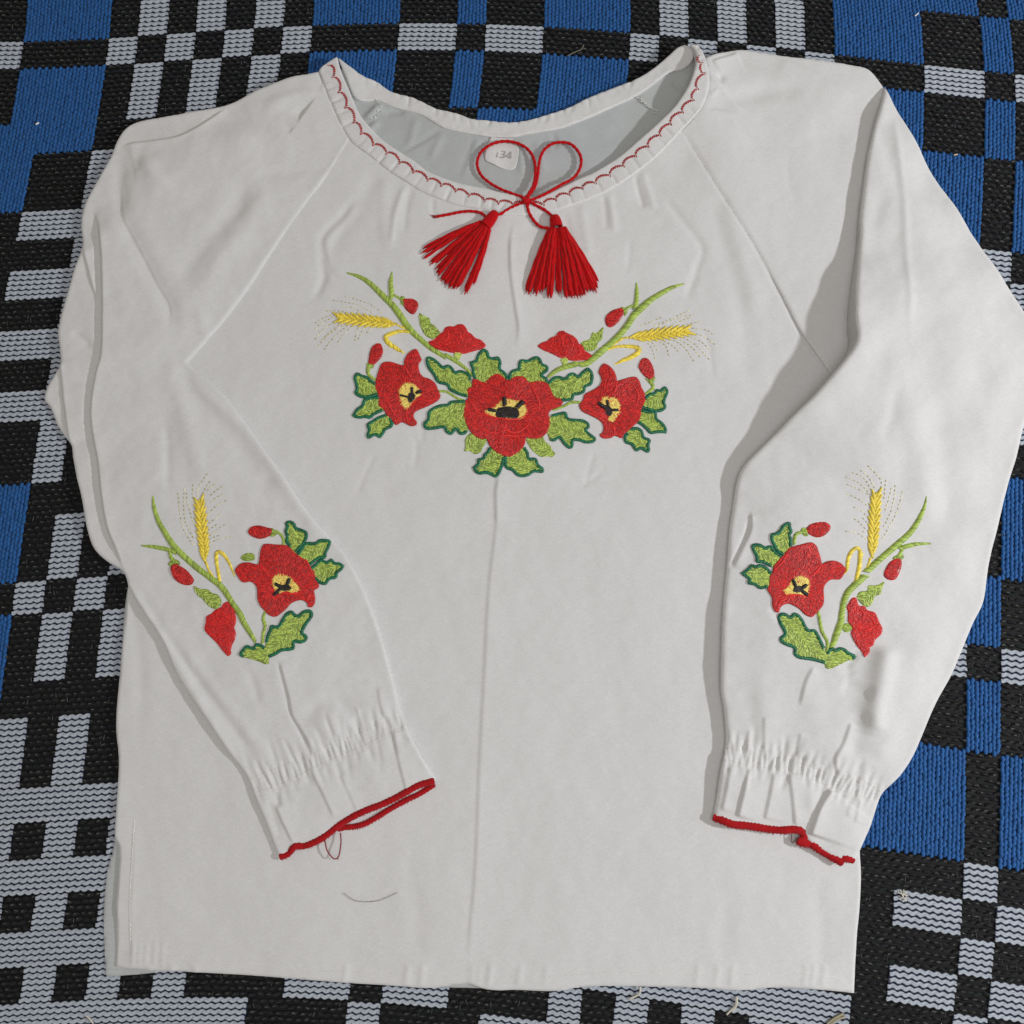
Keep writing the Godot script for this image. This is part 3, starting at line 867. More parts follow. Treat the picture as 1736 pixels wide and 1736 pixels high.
func sew_blouse() -> void:
	blouse = Node3D.new()
	blouse.name = "embroidered_blouse"
	blouse.set_meta("label", "white cotton peasant blouse with red poppy embroidery, laid out flat on the checked blanket")
	blouse.set_meta("category", "blouse")
	add_child(blouse)
	var white := Color.WHITE
	var a := Acc.new()
	weave(back, a, white, 0.1)
	commit(a, "back_panel", M.thin, blouse, "thin back panel seen inside the neck opening")
	a = Acc.new()
	weave(front, a, white, 0.1)
	commit(a, "front_panel", M.cotton, blouse)
	a = Acc.new()
	weave(left_arm, a, white, 0.1)
	commit(a, "sleeve", M.cotton, blouse, "sleeve folded across the blouse, its cuff pointing down to the right")
	a = Acc.new()
	weave(cap, a, white, 0.1)
	commit(a, "shoulder", M.cotton, blouse)
	a = Acc.new()
	weave(right_arm, a, white, 0.2, true, 1.0)
	commit(a, "sleeve", M.cotton, blouse, "sleeve hanging straight down, its raised fold shading the front panel")
	a = Acc.new()
	weave(band, a, white, 1.5)
	var nb := commit(a, "neckband", M.cotton, blouse)
	# back half of the neckband
	var rear := sheet(curve(trace("572,95,7c 596,115,5 618.5,130.5,4 641,139,3.5 663,155,3 701,165,3 736,182,3 757,187.5,3 779,193,3 800,201,3 825,203,3 862,207,3 897,203,3 907,200,3 960,183,3 1003,162,3.5 1043,146,4 1077.5,133,4.5 1105,117,5.5 1133,94.6,7 1150,79,8.5 1163,73,10c 1176,82,11 1174,100,9 1159,117,6.5 1134.5,124,5 1110,141,4 1077,164,3 1050,176,3 1001,198,3 960,214,3 937,219.5,3 888,228,3 870,232,3 829,231,3 805,227,3 776,222,3 750,215,3 712,193,3 667,181,3 641,170,3.5 605,168,4 586,129,5.5"), true), 0.7, 8.0, 0.8, 1.4)
	lay(rear, ctrl_of([["572,95 586,129", 6.5], ["605,150", 4.4], ["650,160 700,178 770,205 840,216 900,214 960,197 1040,160", 3.2], ["1090,140", 4.2], ["1130,108", 6.0], ["1155,90 1170,85", 9.0]]))
	ripple(rear, 0.3, 14.0, 33)
	var rp := even(curve(trace("596,115 641,139 701,165 757,187 800,201 862,207 907,200 960,183 1043,146 1105,117"), false), 6.0)
	for p in rp:
		var j := rng.randf_range(2.0, 9.0)
		dimple(rear, p + Vector2(rng.randf_range(-2, 2), 0), p + Vector2(rng.randf_range(-1, 1), j), -rng.randf_range(0.3, 0.8), rng.randf_range(0.8, 1.5))
	a = Acc.new()
	weave(rear, a, white, 0.4)
	commit(a, "neckband", M.cotton, blouse, "back half of the gathered neckband")
	# red scalloped zigzag on the neckband
	scallops(nb)
	# stitching
	var seam := Acc.new()
	dashes(seam, front, "203,1612 260,1618 330,1622 420,1634 470,1640 560,1646 640,1650 690,1650 760,1652 840,1656 900,1656 960,1654 1030,1649 1100,1650 1160,1652 1240,1654 1330,1649 1400,1656 1446,1668", 2.0, 1.3, 0.15, lin(222, 219, 210))
	dashes(seam, front, "228,1390 225,1440 221,1500 220,1540 221,1600", 2.0, 0.8, 0.2, lin(235, 233, 228))
	dashes(seam, band, "1188,181 1155,217 1113,261 1072,293 1018,326 958,348", 1.6, 0.7, 0.16, lin(226, 222, 214))
	dashes(seam, band, "556,140 566,172 596,231 629,259 664,287 695,307 719,321 768,342 836,352", 1.6, 0.7, 0.16, lin(226, 222, 214))
	dashes(seam, rear, "641,168 667,178 712,190 750,212 776,219 805,224 870,229 937,217 1001,195 1050,173 1077,161 1110,138", 1.6, 0.7, 0.16, lin(226, 222, 214))
	dashes(seam, left_arm, "425,1322 477,1300 524,1281.6 558,1263 593,1250.5 626,1236 660,1222 686,1213", 1.9, 0.8, 0.2, lin(226, 222, 214))
	dashes(seam, left_arm, "435,1344 470,1332 504,1317 533,1302 576,1281.6 620,1263 667,1240 690,1230", 1.9, 0.8, 0.2, lin(226, 222, 214))
	dashes(seam, right_arm, "1230,1264 1267,1276 1308.6,1282 1346,1288.6 1387,1303 1429,1319.7 1466,1326 1495,1343", 1.9, 0.8, 0.2, lin(226, 222, 214))
	dashes(seam, right_arm, "1230,1286 1269,1297 1308.6,1303 1358,1311 1408,1332 1449.6,1346.6 1486,1355", 1.9, 0.8, 0.2, lin(226, 222, 214))
	commit(seam, "seam_stitching", M.cotton_thread, blouse)
	# overlocked seam allowance inside the neck
	var lock := Acc.new()
	for line in ["1077,163 1090,173 1103,184 1115,193", "641,172 646,184 640,196 632,206"]:
		var p := even(curve(on_sheet(back, line), false), 0.8)
		for i in p.size() - 1:
			var q := p[i] + Vector2(rng.randf_range(-2.2, 2.2), rng.randf_range(-1.2, 1.2))
			var h := back.height(p[i].x, p[i].y) + 0.5
			capsule(lock, Vector3(p[i].x, h + rng.randf_range(0, 0.8), p[i].y), Vector3(q.x, h + rng.randf_range(0.3, 1.2), q.y), 0.28, lin(225, 224, 220), 4)
	commit(lock, "overlock_seam", M.cotton_thread, blouse)
	# red bindings on the cuffs
	binding(left_arm, "474,1453 489,1447 500,1435 516,1434 535,1427 553,1416 572,1401 587,1391 607,1380 628,1371 649,1363 670,1353 690,1342 711,1331 738,1323", 2.0, 0.3)
	binding(left_arm, "572,1406 587,1403 599,1402 618,1397 638,1386 659,1373 690,1356 711,1346 738,1329", 1.7, -1.2)
	binding(right_arm, "1209,1384 1226,1391 1242,1397 1263,1399 1284,1402 1304,1405 1325,1407 1346,1406 1359,1409 1364,1419 1357,1425", 2.5, 0.2)
	binding(right_arm, "1352,1424 1361,1429 1375,1431 1391,1441 1408,1451 1430,1463", 2.5, 0.0)
	binding(right_arm, "1428,1456 1438,1456 1449,1459", 2.2, -0.6)
	var loop := Acc.new()
	thread(loop, [[549, 1418, 5.2], [551, 1428, 5.6], [555, 1443, 6.0], [566, 1456, 6.5], [574, 1452, 6.5], [578, 1429, 5.6], [577, 1412, 5.0]], 0.34, lin(140, 40, 48))
	thread(loop, [[573, 1452, 6.5], [573, 1458, 5.5]], 0.2, lin(140, 40, 48))
	thread(loop, [[1342, 1412, 5.0], [1343, 1429, 5.0], [1351, 1420, 5.5]], 0.22, lin(110, 50, 70))
	commit(loop, "loose_thread", M.wool, blouse)
	tag()

func thread(a: Acc, pts: Array, r: float, col: Color) -> void:
	var t := PackedVector2Array()
	var hs := PackedFloat32Array()
	var c := PackedByteArray()
	for q in pts:
		t.append(on_plan(q[0], q[1], q[2]))
		hs.append(q[2])
		c.append(0)
	var p := curve([t, hs, c], false, 1.0)
	var v := PackedVector3Array()
	var rr := PackedFloat32Array()
	for i in p.size():
		var f := float(i) / maxi(1, p.size() - 1) * (hs.size() - 1)
		var j := mini(int(f), hs.size() - 2)
		v.append(Vector3(p[i].x, lerpf(hs[j], hs[j + 1], f - j), p[i].y))
		rr.append(r)
	tube(a, v, rr, 6, col)

func dashes(a: Acc, s: Sheet, line: String, length: float, gap: float, r: float, col: Color) -> void:
	var p := even(curve(on_sheet(s, line), false), 0.5)
	var n := int(length / 0.5)
	var g := maxi(1, int(gap / 0.5))
	var i := 0
	while i + n < p.size():
		var u := p[i]
		var w := p[i + n]
		var m := (u + w) * 0.5
		var h := s.height(m.x, m.y)
		tube(a, PackedVector3Array([Vector3(u.x, s.height(u.x, u.y) - 0.05, u.y), Vector3(m.x, h + r * 0.9, m.y), Vector3(w.x, s.height(w.x, w.y) - 0.05, w.y)]), PackedFloat32Array([r * 0.7, r, r * 0.7]), 5, vary(col, 0.12))
		i += n + g

func scallops(parent: Node) -> void:
	var a := Acc.new()
	var red := lin(150, 30, 30, 1.25)
	var cusps := curve_points("560,109 567,129 577,155 588,181 602,206 614,224.6 634,243.7 656.5,257.5 679,274 702,290 725.6,303 749,312 773,321.4 795.6,329.5 822,338 845,342 870,344.5 895,346 920,345 941,336.5 963.5,328 986,317.6 1008,308.5 1032,296 1055,280 1076,263 1097,247 1117,228 1135,209 1155,189 1172.5,169 1180,150 1191.5,125 1187,108 1182,95")
	for i in cusps.size() - 1:
		var p: Vector2 = cusps[i]
		var q: Vector2 = cusps[i + 1]
		var along := q - p
		var up := Vector2(along.y, -along.x).normalized()
		var n := int(along.length() / 0.62)
		var prev := Vector2.ZERO
		for k in n + 1:
			var t := float(k) / n
			var bow := 0.22 * along.length() * pow(sin(PI * clampf(t, 0.0, 1.0)), 0.75) * (1.12 - 0.3 * t)
			var m := p + along * t + up * (bow - 0.8)
			var side := 1.05 if k % 2 == 0 else -0.7
			if k == 0:
				side = -1.3
			var here := m + up * side + Vector2(rng.randf_range(-0.1, 0.1), rng.randf_range(-0.1, 0.1))
			if k > 0:
				var h0 := band.height(prev.x, prev.y)
				var h1 := band.height(here.x, here.y)
				capsule(a, Vector3(prev.x, h0 + 0.1, prev.y), Vector3(here.x, h1 + 0.1, here.y), 0.31, vary(red, 0.25), 5)
			prev = here
	commit(a, "scalloped_stitching", M.silk, parent, "red scalloped zigzag stitching along the neckband")

func curve_points(text: String) -> PackedVector2Array:
	return on_sheet(band, text)[0]

func binding(s: Sheet, line: String, r: float, lift: float) -> void:
	# a narrow folded tape sewn round the cuff edge, slightly ribbed and frayed
	var a := Acc.new()
	var p := even(curve(on_sheet(s, line), false), 0.7)
	var v := PackedVector3Array()
	var rr := PackedFloat32Array()
	var cols := PackedColorArray()
	var base := lin(148, 22, 26, 1.25)
	for i in p.size():
		var h := maxf(s.height(p[i].x, p[i].y), 4.2) + lift
		v.append(Vector3(p[i].x, h, p[i].y))
		var e := mini(i, p.size() - 1 - i)
		rr.append(r * (0.93 + 0.09 * sin(i * 2.1) + rng.randf_range(-0.05, 0.05)) * (0.75 if e == 0 else 1.0))
		cols.append(vary(base, 0.14))
	tube(a, v, rr, 10, base, 0.55, cols)
	var ends := PackedVector3Array([v[0], v[p.size() - 1]])
	for e in 2:
		var c := a.put(ends[e], Vector3.UP, base)
		var o := 0 if e == 0 else (p.size() - 1) * 10
		for k in 10:
			a.tri(c, o + k, o + (k + 1) % 10)
	for i in range(2, p.size() - 2, 2):
		if rng.randf() < 0.5:
			var t := (p[i + 1] - p[i - 1]).normalized()
			var out := Vector2(-t.y, t.x)
			var q := p[i] + out * (r + rng.randf_range(0.2, 0.9)) + t * rng.randf_range(-0.6, 0.6)
			capsule(a, Vector3(p[i].x + out.x * r * 0.7, v[i].y - 0.2, p[i].y + out.y * r * 0.7), Vector3(q.x, v[i].y - 0.5, q.y), 0.14, vary(base, 0.2), 4)
	commit(a, "cuff_binding", M.binding, blouse)

func tag() -> void:
	var a := Acc.new()
	var t := sheet(curve(trace("832,233,1.8c 868,235,1.8c 879,250,2.2 878,270,2.4 874,284,2.4 866,288,2.6 850,284,2.6 835,277,2.6 823,271,2.4 823,256,2.2 828,244,2"), true), 0.6, 5.0, 0.3, 0.8)
	for iz in t.nz:
		for ix in t.nx:
			var x := t.x0 + ix * t.s
			var z := t.z0 + iz * t.s
			t.b[iz * t.nx + ix] = back.height(x, z) + 0.7 + 0.12 * maxf(0.0, z + 208.0) + 0.25 * sin(x * 0.35)
	weave(t, a, Color.WHITE, 99.0, false)
	var o := commit(a, "size_tag", M.cotton, blouse, "small white size tag printed 134")
	var tm := TextMesh.new()
	tm.text = "134"
	var f := SystemFont.new()
	f.font_names = PackedStringArray(["Droid Sans"])
	tm.font = f
	tm.font_size = 64
	tm.pixel_size = 0.0052 / 46.0
	tm.depth = 0.0001
	var ink := StandardMaterial3D.new()
	ink.albedo_color = Color(0.66, 0.63, 0.63)
	ink.roughness = 0.9
	var n := MeshInstance3D.new()
	n.name = "number"
	n.mesh = tm
	n.material_override = ink
	var c := spot(t, 853, 262, 0.45)
	n.transform = Transform3D(Basis(Vector3.UP, -0.12) * Basis(Vector3.RIGHT, -PI / 2 - 0.10), c * 0.001)
	o.add_child(n, true)

# ---------------------------------------------------------------- the knitted blanket
# pattern squares are counted along (i) and down (j) the blanket; the cloth is stretched unevenly over the bed
const WARP_X := [-32.0, -32.33, 22.85, -0.49, -16.84, 4.74, 311.16, -2.08, 5.0, -1.99, -3.8, 6.16, 7.23, -7.64, -6.42, 6.02, -1.52, -4.55, 1.88, -1.75, -2.25]
const WARP_Z := [-42.55, 316.81, 3.68, 5.94, -1.73, -6.86, 21.11, 7.63, -1.4, -1.75, 0.75, 36.95, -0.27, -1.91, -0.72, -10.67, -1.05, 0.42, -12.01, 1.44, 5.76]
const WHITE_BLOCKS := "4,5,-4,0 6,7,-4,0 8,9,-4,0 22,23,-4,0 24,25,-4,0 26,27,-4,0 -2,0,0,1 3,4,0,1 5,6,0,1 7,8,0,1 9,10,0,1 13,15,0,1 16,18,0,1 21,22,0,1 23,24,0,1 25,26,0,1 27,28,0,1 31,33,0,1 34,36,0,1 4,5,1,3 6,7,1,3 8,9,1,3 3,4,4,6 1,4,6,7 3,4,7,8 1,4,8,9 3,4,9,10 1,4,10,11 3,4,11,12 1,4,12,13 3,4,13,15 3,4,18,19 5,6,18,19 7,8,18,19 4,5,16,18 6,7,16,18 4,5,19,21 6,7,19,21 1,4,22,24 5,6,22,24 1,9,24,25 1,4,25,26 5,6,25,26 7,8,25,26 1,9,26,27 2,4,27,28 5,6,27,28 7,8,27,28 1,10,28,29 5,6,29,30 7,8,29,30 9,10,29,30 1,12,30,32 13,15,29,30 16,18,29,30 15,16,30,32 19,22,30,32 21,22,29,30 21,30,28,29 23,24,29,32 25,26,29,32 27,30,29,32 33,34,6,7 34,36,7,8 34,36,11,12 31,33,18,19 34,36,18,19 33,34,24,25 31,33,25,26 34,36,25,26 33,34,26,27 31,33,27,28 34,36,27,28 33,34,28,29 31,33,29,30 34,36,29,30"
const BLUE_BLOCKS := "0,3,-4,0 10,13,-4,0 15,16,-4,0 18,21,-4,0 28,31,-4,0 31,33,-4,-2 34,37,-4,-2 33,34,-2,0 0,3,1,4 -3,0,3,4 -3,1,4,6 10,13,1,3 15,16,1,3 18,21,1,3 16,21,3,5 28,31,1,3 33,34,1,3 28,33,3,6 34,37,3,6 0,3,15,18 0,3,19,22 34,37,13,16 33,34,16,18 33,34,19,21 30,33,21,24 34,37,21,24"

func knit(i: float, j: float) -> Vector2:
	var u := (i - 17.0) / 17.0
	var v := (j - 14.0) / 16.0
	var x := 0.0
	var z := 0.0
	var k := 0
	var pu := 1.0
	for a in 6:
		var pv := pu
		for b in 6 - a:
			x += WARP_X[k] * pv
			z += WARP_Z[k] * pv
			pv *= v
			k += 1
		pu *= u
	return Vector2(x, z)

func hidden(p: Vector2) -> bool:
	return front.dist(p.x, p.y) > 14.0 or left_arm.dist(p.x, p.y) > 14.0 or (right_arm.dist(p.x, p.y) > 17.0 and right_arm.base(p.x, p.y) < 12.0) or cap.dist(p.x, p.y) > 12.0

func blocks(text: String) -> Array:
	var out := []
	for w in text.split(" "):
		out.append(w.split_floats(","))
	return out

func blanket() -> void:
	var bl := Node3D.new()
	bl.name = "blanket"
	bl.set_meta("label", "knitted blanket in blue, black and white checks, spread flat under the white blouse")
	bl.set_meta("category", "blanket")
	add_child(bl)
	# the black jersey underneath everything
	var a := Acc.new()
	var dark := lin(16, 17, 19)
	var first := 0
	var w := 90
	for jj in 79:
		for ii in w:
			var p := knit(-4.0 + ii * 0.48, -5.0 + jj * 0.48)
			a.put(Vector3(p.x, -1.9, p.y), Vector3.UP, dark)
	for jj in 78:
		for ii in w - 1:
			var k := first + jj * w + ii
			a.quad(k, k + 1, k + w + 1, k + w)
	var rim := []
	for ii in w:
		rim.append(ii)
	for jj in range(1, 79):
		rim.append(jj * w + w - 1)
	for ii in range(1, w):
		rim.append(78 * w + w - 1 - ii)
	for jj in range(1, 78):
		rim.append((78 - jj) * w)
	for q in rim.size():
		var p0: Vector3 = a.v[rim[q]] * 1000.0
		var p1: Vector3 = a.v[rim[(q + 1) % rim.size()]] * 1000.0
		var out := Vector3(p1.z - p0.z, 0, p0.x - p1.x).normalized()
		var b0 := a.put(p0, out, dark)
		var b1 := a.put(p1, out, dark)
		var b2 := a.put(p1 + Vector3(0, -4, 0), out, dark)
		var b3 := a.put(p0 + Vector3(0, -4, 0), out, dark)
		a.quad(b0, b1, b2, b3)
	commit(a, "jersey_backing", M.knit, bl)
	var owner_ := {}
	for r in blocks(WHITE_BLOCKS):
		white_block(r, bl)
		for i in range(int(r[0]), int(r[1])):
			for j in range(int(r[2]), int(r[3])):
				owner_[Vector2i(i, j)] = 1
	for r in blocks(BLUE_BLOCKS):
		blue_block(r, bl)
		for i in range(int(r[0]), int(r[1])):
			for j in range(int(r[2]), int(r[3])):
				owner_[Vector2i(i, j)] = 2
	# black stitches everywhere else
	a = Acc.new()
	for i in range(-3, 38):
		for j in range(-4, 33):
			if owner_.has(Vector2i(i, j)) or hidden(knit(i + 0.5, j + 0.5)):
				continue
			black_square(a, i, j)
	var o := commit(a, "black_stitches", M.knit, bl)
	o.set_meta("kind", "stuff")

func ground(a: Acc, r: PackedFloat64Array, col: Color, y: float) -> void:
	# the float yarn lying under a block of stitches
	var nu := int(r[1] - r[0]) * 3
	var nv := int(r[3] - r[2]) * 3
	var first := a.v.size()
	for j in nv + 1:
		for i in nu + 1:
			var p := knit(lerpf(r[0] + 0.02, r[1] - 0.02, float(i) / nu), lerpf(r[2] + 0.02, r[3] - 0.02, float(j) / nv))
			a.put(Vector3(p.x, y, p.y), Vector3.UP, col)
	for j in nv:
		for i in nu:
			var k := first + j * (nu + 1) + i
			a.quad(k, k + 1, k + nu + 2, k + nu + 1)

func white_block(r: PackedFloat64Array, parent: Node) -> void:
	var a := Acc.new()
	var rows := int((r[3] - r[2]) * 6.0)
	var cols := int((r[1] - r[0]) * 4.0)
	var wool := lin(180, 188, 198, 0.86)
	for k in rows:
		var jc := r[2] + (k + 0.5) / 6.0
		var shift := rng.randf_range(-0.02, 0.02)
		for strand in 2:
			# two plies of one wavy row; they part a little at every stitch
			var v := PackedVector3Array()
			var rr := PackedFloat32Array()
			var cc := PackedColorArray()
			var n := cols * 6
			var sg := 1.0 if strand == 0 else -1.0
			var tone := vary(wool, 0.05)
			for q in n + 1:
				var t := float(q) / 6.0
				var swing := 0.019 * sin(TAU * t) + sg * (0.024 + 0.009 * sin(TAU * t + 1.6 * sg))
				var p := knit(r[0] + shift + 0.01 + (t * 0.995) / 4.0, jc + swing + rng.randf_range(-0.003, 0.003))
				v.append(Vector3(p.x, -0.62 + 0.22 * cos(TAU * t + sg * 0.9) + rng.randf_range(-0.06, 0.06), p.y))
				var e := mini(q, n - q)
				rr.append((0.72 + 0.10 * sin(TAU * t + sg)) * (0.6 if e == 0 else 1.0) * rng.randf_range(0.95, 1.05))
				cc.append(vary(tone, 0.09))
			if hidden(Vector2(v[0].x, v[0].z)) and hidden(Vector2(v[n].x, v[n].z)):
				continue
			tube(a, v, rr, 6, wool, 0.8, cc)
	if a.v.size():
		ground(a, r, lin(22, 38, 66), -1.3)
	if a.v.size():
		commit(a, "white_square", M.knit, parent)

func blue_block(r: PackedFloat64Array, parent: Node) -> void:
	var a := Acc.new()
	var blue := lin(31, 78, 132, 1.2)
	for i in range(int(r[0]), int(r[1])):
		for j in range(int(r[2]), int(r[3])):
			if hidden(knit(i + 0.5, j + 0.5)):
				continue
			# short bumps of the reverse side of the knit, staggered, with pits between them
			for row in 7:
				for col in 8:
					var lean := 0.10 if col % 2 == 0 else -0.10
					var ci := i + (col + 0.5 + rng.randf_range(-0.12, 0.12)) / 8.0
					var cj := j + (row + 0.5 + (0.24 if col % 2 == 0 else -0.24) + rng.randf_range(-0.12, 0.12)) / 7.0
					var p := knit(ci - lean / 8.0, cj - 0.52 / 7.0)
					var q := knit(ci + lean / 8.0, cj + 0.52 / 7.0)
					var top := rng.randf_range(-0.16, 0.12)
					tube(a, PackedVector3Array([Vector3(p.x, -1.0, p.y), Vector3((p.x * 2.0 + q.x) / 3.0, -0.70 + top, (p.y * 2.0 + q.y) / 3.0), Vector3((p.x + q.x * 2.0) / 3.0, -0.70 + top, (p.y + q.y * 2.0) / 3.0), Vector3(q.x, -1.0, q.y)]), PackedFloat32Array([0.85, 1.3, 1.3, 0.85]), 6, vary(blue, 0.11), 0.55)
					if rng.randf() < 0.035:
						capsule(a, Vector3(q.x - 0.4, 0.1, q.y - 1.3), Vector3(q.x + 0.3, 0.15, q.y - 0.9), 0.16, lin(120, 160, 205), 4)
	if a.v.size():
		ground(a, r, lin(12, 40, 84), -1.15)
		commit(a, "blue_square", M.knit, parent)

func black_square(a: Acc, i: int, j: int) -> void:
	for row in 6:
		for col in 4:
			var off := 0.25 if row % 2 == 0 else -0.25
			var ci := i + (col + 0.5 + off + rng.randf_range(-0.1, 0.1)) / 4.0
			var cj := j + (row + 0.5 + rng.randf_range(-0.12, 0.12)) / 6.0
			var tilt := rng.randf_range(-0.03, 0.03)
			var p := knit(ci - 0.46 / 4.0, cj - tilt)
			var q := knit(ci + 0.46 / 4.0, cj + tilt)
			var m := (p + q) * 0.5
			var y := -0.75 + rng.randf_range(-0.2, 0.1)
			var dk := vary(lin(24, 25, 28), 0.3)
			tube(a, PackedVector3Array([Vector3(p.x, y - 0.8, p.y), Vector3(m.x, y, m.y - 0.25), Vector3(q.x, y - 0.8, q.y)]), PackedFloat32Array([0.7, 1.15, 0.7]), 5, dk)
			if rng.randf() < 0.8:
				# the grey mélange fibre that catches the light on top of a stitch
				var l := rng.randf_range(0.5, 1.25)
				var g := rng.randf_range(46, 104)
				var dz := rng.randf_range(-0.35, 0.35)
				capsule(a, Vector3(m.x - l, y + 0.95, m.y - 0.25 - dz), Vector3(m.x + l, y + 0.95, m.y - 0.25 + dz), 0.3, lin(g, g, g * 0.96), 4)
			if rng.randf() < 0.05:
				var g2 := rng.randf_range(60, 95)
				capsule(a, Vector3(q.x, y + 0.7, q.y - 1.5), Vector3(q.x + rng.randf_range(-1, 1), y + 0.9, q.y + 1.5), 0.18, lin(g2, g2, g2), 4)

# ---------------------------------------------------------------- embroidery
class StitchWay:
	var way := 0          # 0 straight, 1 out from a centre, 2 slanting off a midrib
	var p := Vector2.ZERO
	var q := Vector2.RIGHT
	func dir(at: Vector2) -> Vector2:
		if way == 1:
			return (at - p).normalized()
		var t := (q - p).normalized()
		if way == 2:
			var n := Vector2(-t.y, t.x)
			return (t * 0.75 + n * (0.66 if (at - p).dot(n) > 0.0 else -0.66)).normalized()
		return t

func pad(a: Acc, host: Sheet, text: String, frame: Array, thick: float, r: float, col: Color) -> Sheet:
	var ps := sheet(curve(on_sheet(host, text, frame), true, 0.8), 0.6, 4.0, thick, r)
	for iz in ps.nz:
		for ix in ps.nx:
			ps.b[iz * ps.nx + ix] = host.height(ps.x0 + ix * ps.s, ps.z0 + iz * ps.s) + thick
	weave(ps, a, col, 0.0, false)
	return ps

func stitch(a: Acc, s: Sheet, u: Vector2, v: Vector2, width: float, lift: float, col: Color) -> void:
	var t := (v - u).normalized()
	var n := Vector2(-t.y, t.x)
	var first := a.v.size()
	for k in 3:
		var m := u.lerp(v, k * 0.5)
		var h := s.height(m.x, m.y) + (lift if k == 1 else lift * 0.15)
		var tip := 0.8 if k == 1 else 0.45
		var e := (k - 1) * 0.35
		a.put(Vector3(m.x - n.x * width * 0.5 * tip, h - 0.14, m.y - n.y * width * 0.5 * tip), Vector3(-n.x * 0.55 + t.x * e, 0.83, -n.y * 0.55 + t.y * e).normalized(), col)
		a.put(Vector3(m.x, h, m.y), Vector3(t.x * e, 1.0, t.y * e).normalized(), col)
		a.put(Vector3(m.x + n.x * width * 0.5 * tip, h - 0.14, m.y + n.y * width * 0.5 * tip), Vector3(n.x * 0.55 + t.x * e, 0.83, n.y * 0.55 + t.y * e).normalized(), col)
	for k in 2:
		var o := first + k * 3
		a.quad(o, o + 3, o + 4, o + 1)
		a.quad(o + 1, o + 4, o + 5, o + 2)

func fill(a: Acc, s: Sheet, th: StitchWay, col: Color, length: float, width: float, density := 1.5, tone := 0.3, lift := 0.2) -> void:
	var lo := s.outline[0]
	var hi := s.outline[0]
	for p in s.outline:
		lo = lo.min(p)
		hi = hi.max(p)
	var area := (hi.x - lo.x) * (hi.y - lo.y)
	var n := int(area * density / (length * width))
	for i in n:
		var p := Vector2(rng.randf_range(lo.x, hi.x), rng.randf_range(lo.y, hi.y))
		if s.dist(p.x, p.y) < 0.1:
			continue
		var d := th.dir(p).rotated(rng.randf_range(-0.13, 0.13)) * length * 0.5 * rng.randf_range(0.7, 1.2)
		var u := p - d
		var v := p + d
		if s.dist(u.x, u.y) < -0.1:
			u = p - d * 0.35
		if s.dist(v.x, v.y) < -0.1:
			v = p + d * 0.35
		stitch(a, s, u, v, width, lift * rng.randf_range(0.5, 1.3), vary(col, tone))

func satin(a: Acc, s: Sheet, pts: PackedVector2Array, widths: Array, col: Color, lift := 0.05, arch := 0.32, tone := 0.2, slant := 0.3) -> void:
	var p := even(pts, 0.44)
	var n := p.size()
	if n < 3:
		return
	for i in n:
		var f := float(i) / (n - 1) * (widths.size() - 1)
		var j := mini(int(f), widths.size() - 2)
		var w: float = lerpf(widths[j], widths[j + 1], f - j) * 0.35 * rng.randf_range(0.94, 1.06)
		var t := (p[mini(i + 1, n - 1)] - p[maxi(i - 1, 0)]).normalized()
		var nn := Vector2(-t.y, t.x)
		var c := vary(col, tone)
		var base := s.height(p[i].x, p[i].y) + lift
		var across := (nn + t * slant) * w * 0.5
		var first := a.v.size()
		for k in 5:
			var u := k * 0.5 - 1.0
			var m := p[i] + across * u
			var hh := sqrt(maxf(0.0, 1.0 - u * u))
			var y := base + arch * w * hh - 0.05
			for e in 3:
				var o := (e - 1) * 0.30
				a.put(Vector3(m.x + t.x * o, y - (0.0 if e == 1 else 0.12), m.y + t.y * o), Vector3(nn.x * u * 0.9 + t.x * (e - 1) * 0.7, 0.25 + 0.75 * hh, nn.y * u * 0.9 + t.y * (e - 1) * 0.7).normalized(), c)
		for k in 4:
			var o := first + k * 3
			a.quad(o, o + 1, o + 4, o + 3)
			a.quad(o + 1, o + 2, o + 5, o + 4)

func way(kind: int, host: Sheet, frame: Array, text: String) -> StitchWay:
	var th := StitchWay.new()
	th.way = kind
	var t: PackedVector2Array = on_sheet(host, text, frame)[0]
	th.p = t[0]
	th.q = t[1] if t.size() > 1 else t[0] + Vector2.RIGHT
	return th

var c_red := Color()
var c_red_light := Color()
var c_green := Color()
var c_green_light := Color()
var c_dark := Color()
var c_stem := Color()
var c_gold := Color()
var c_yellow := Color()
var c_black := Color()

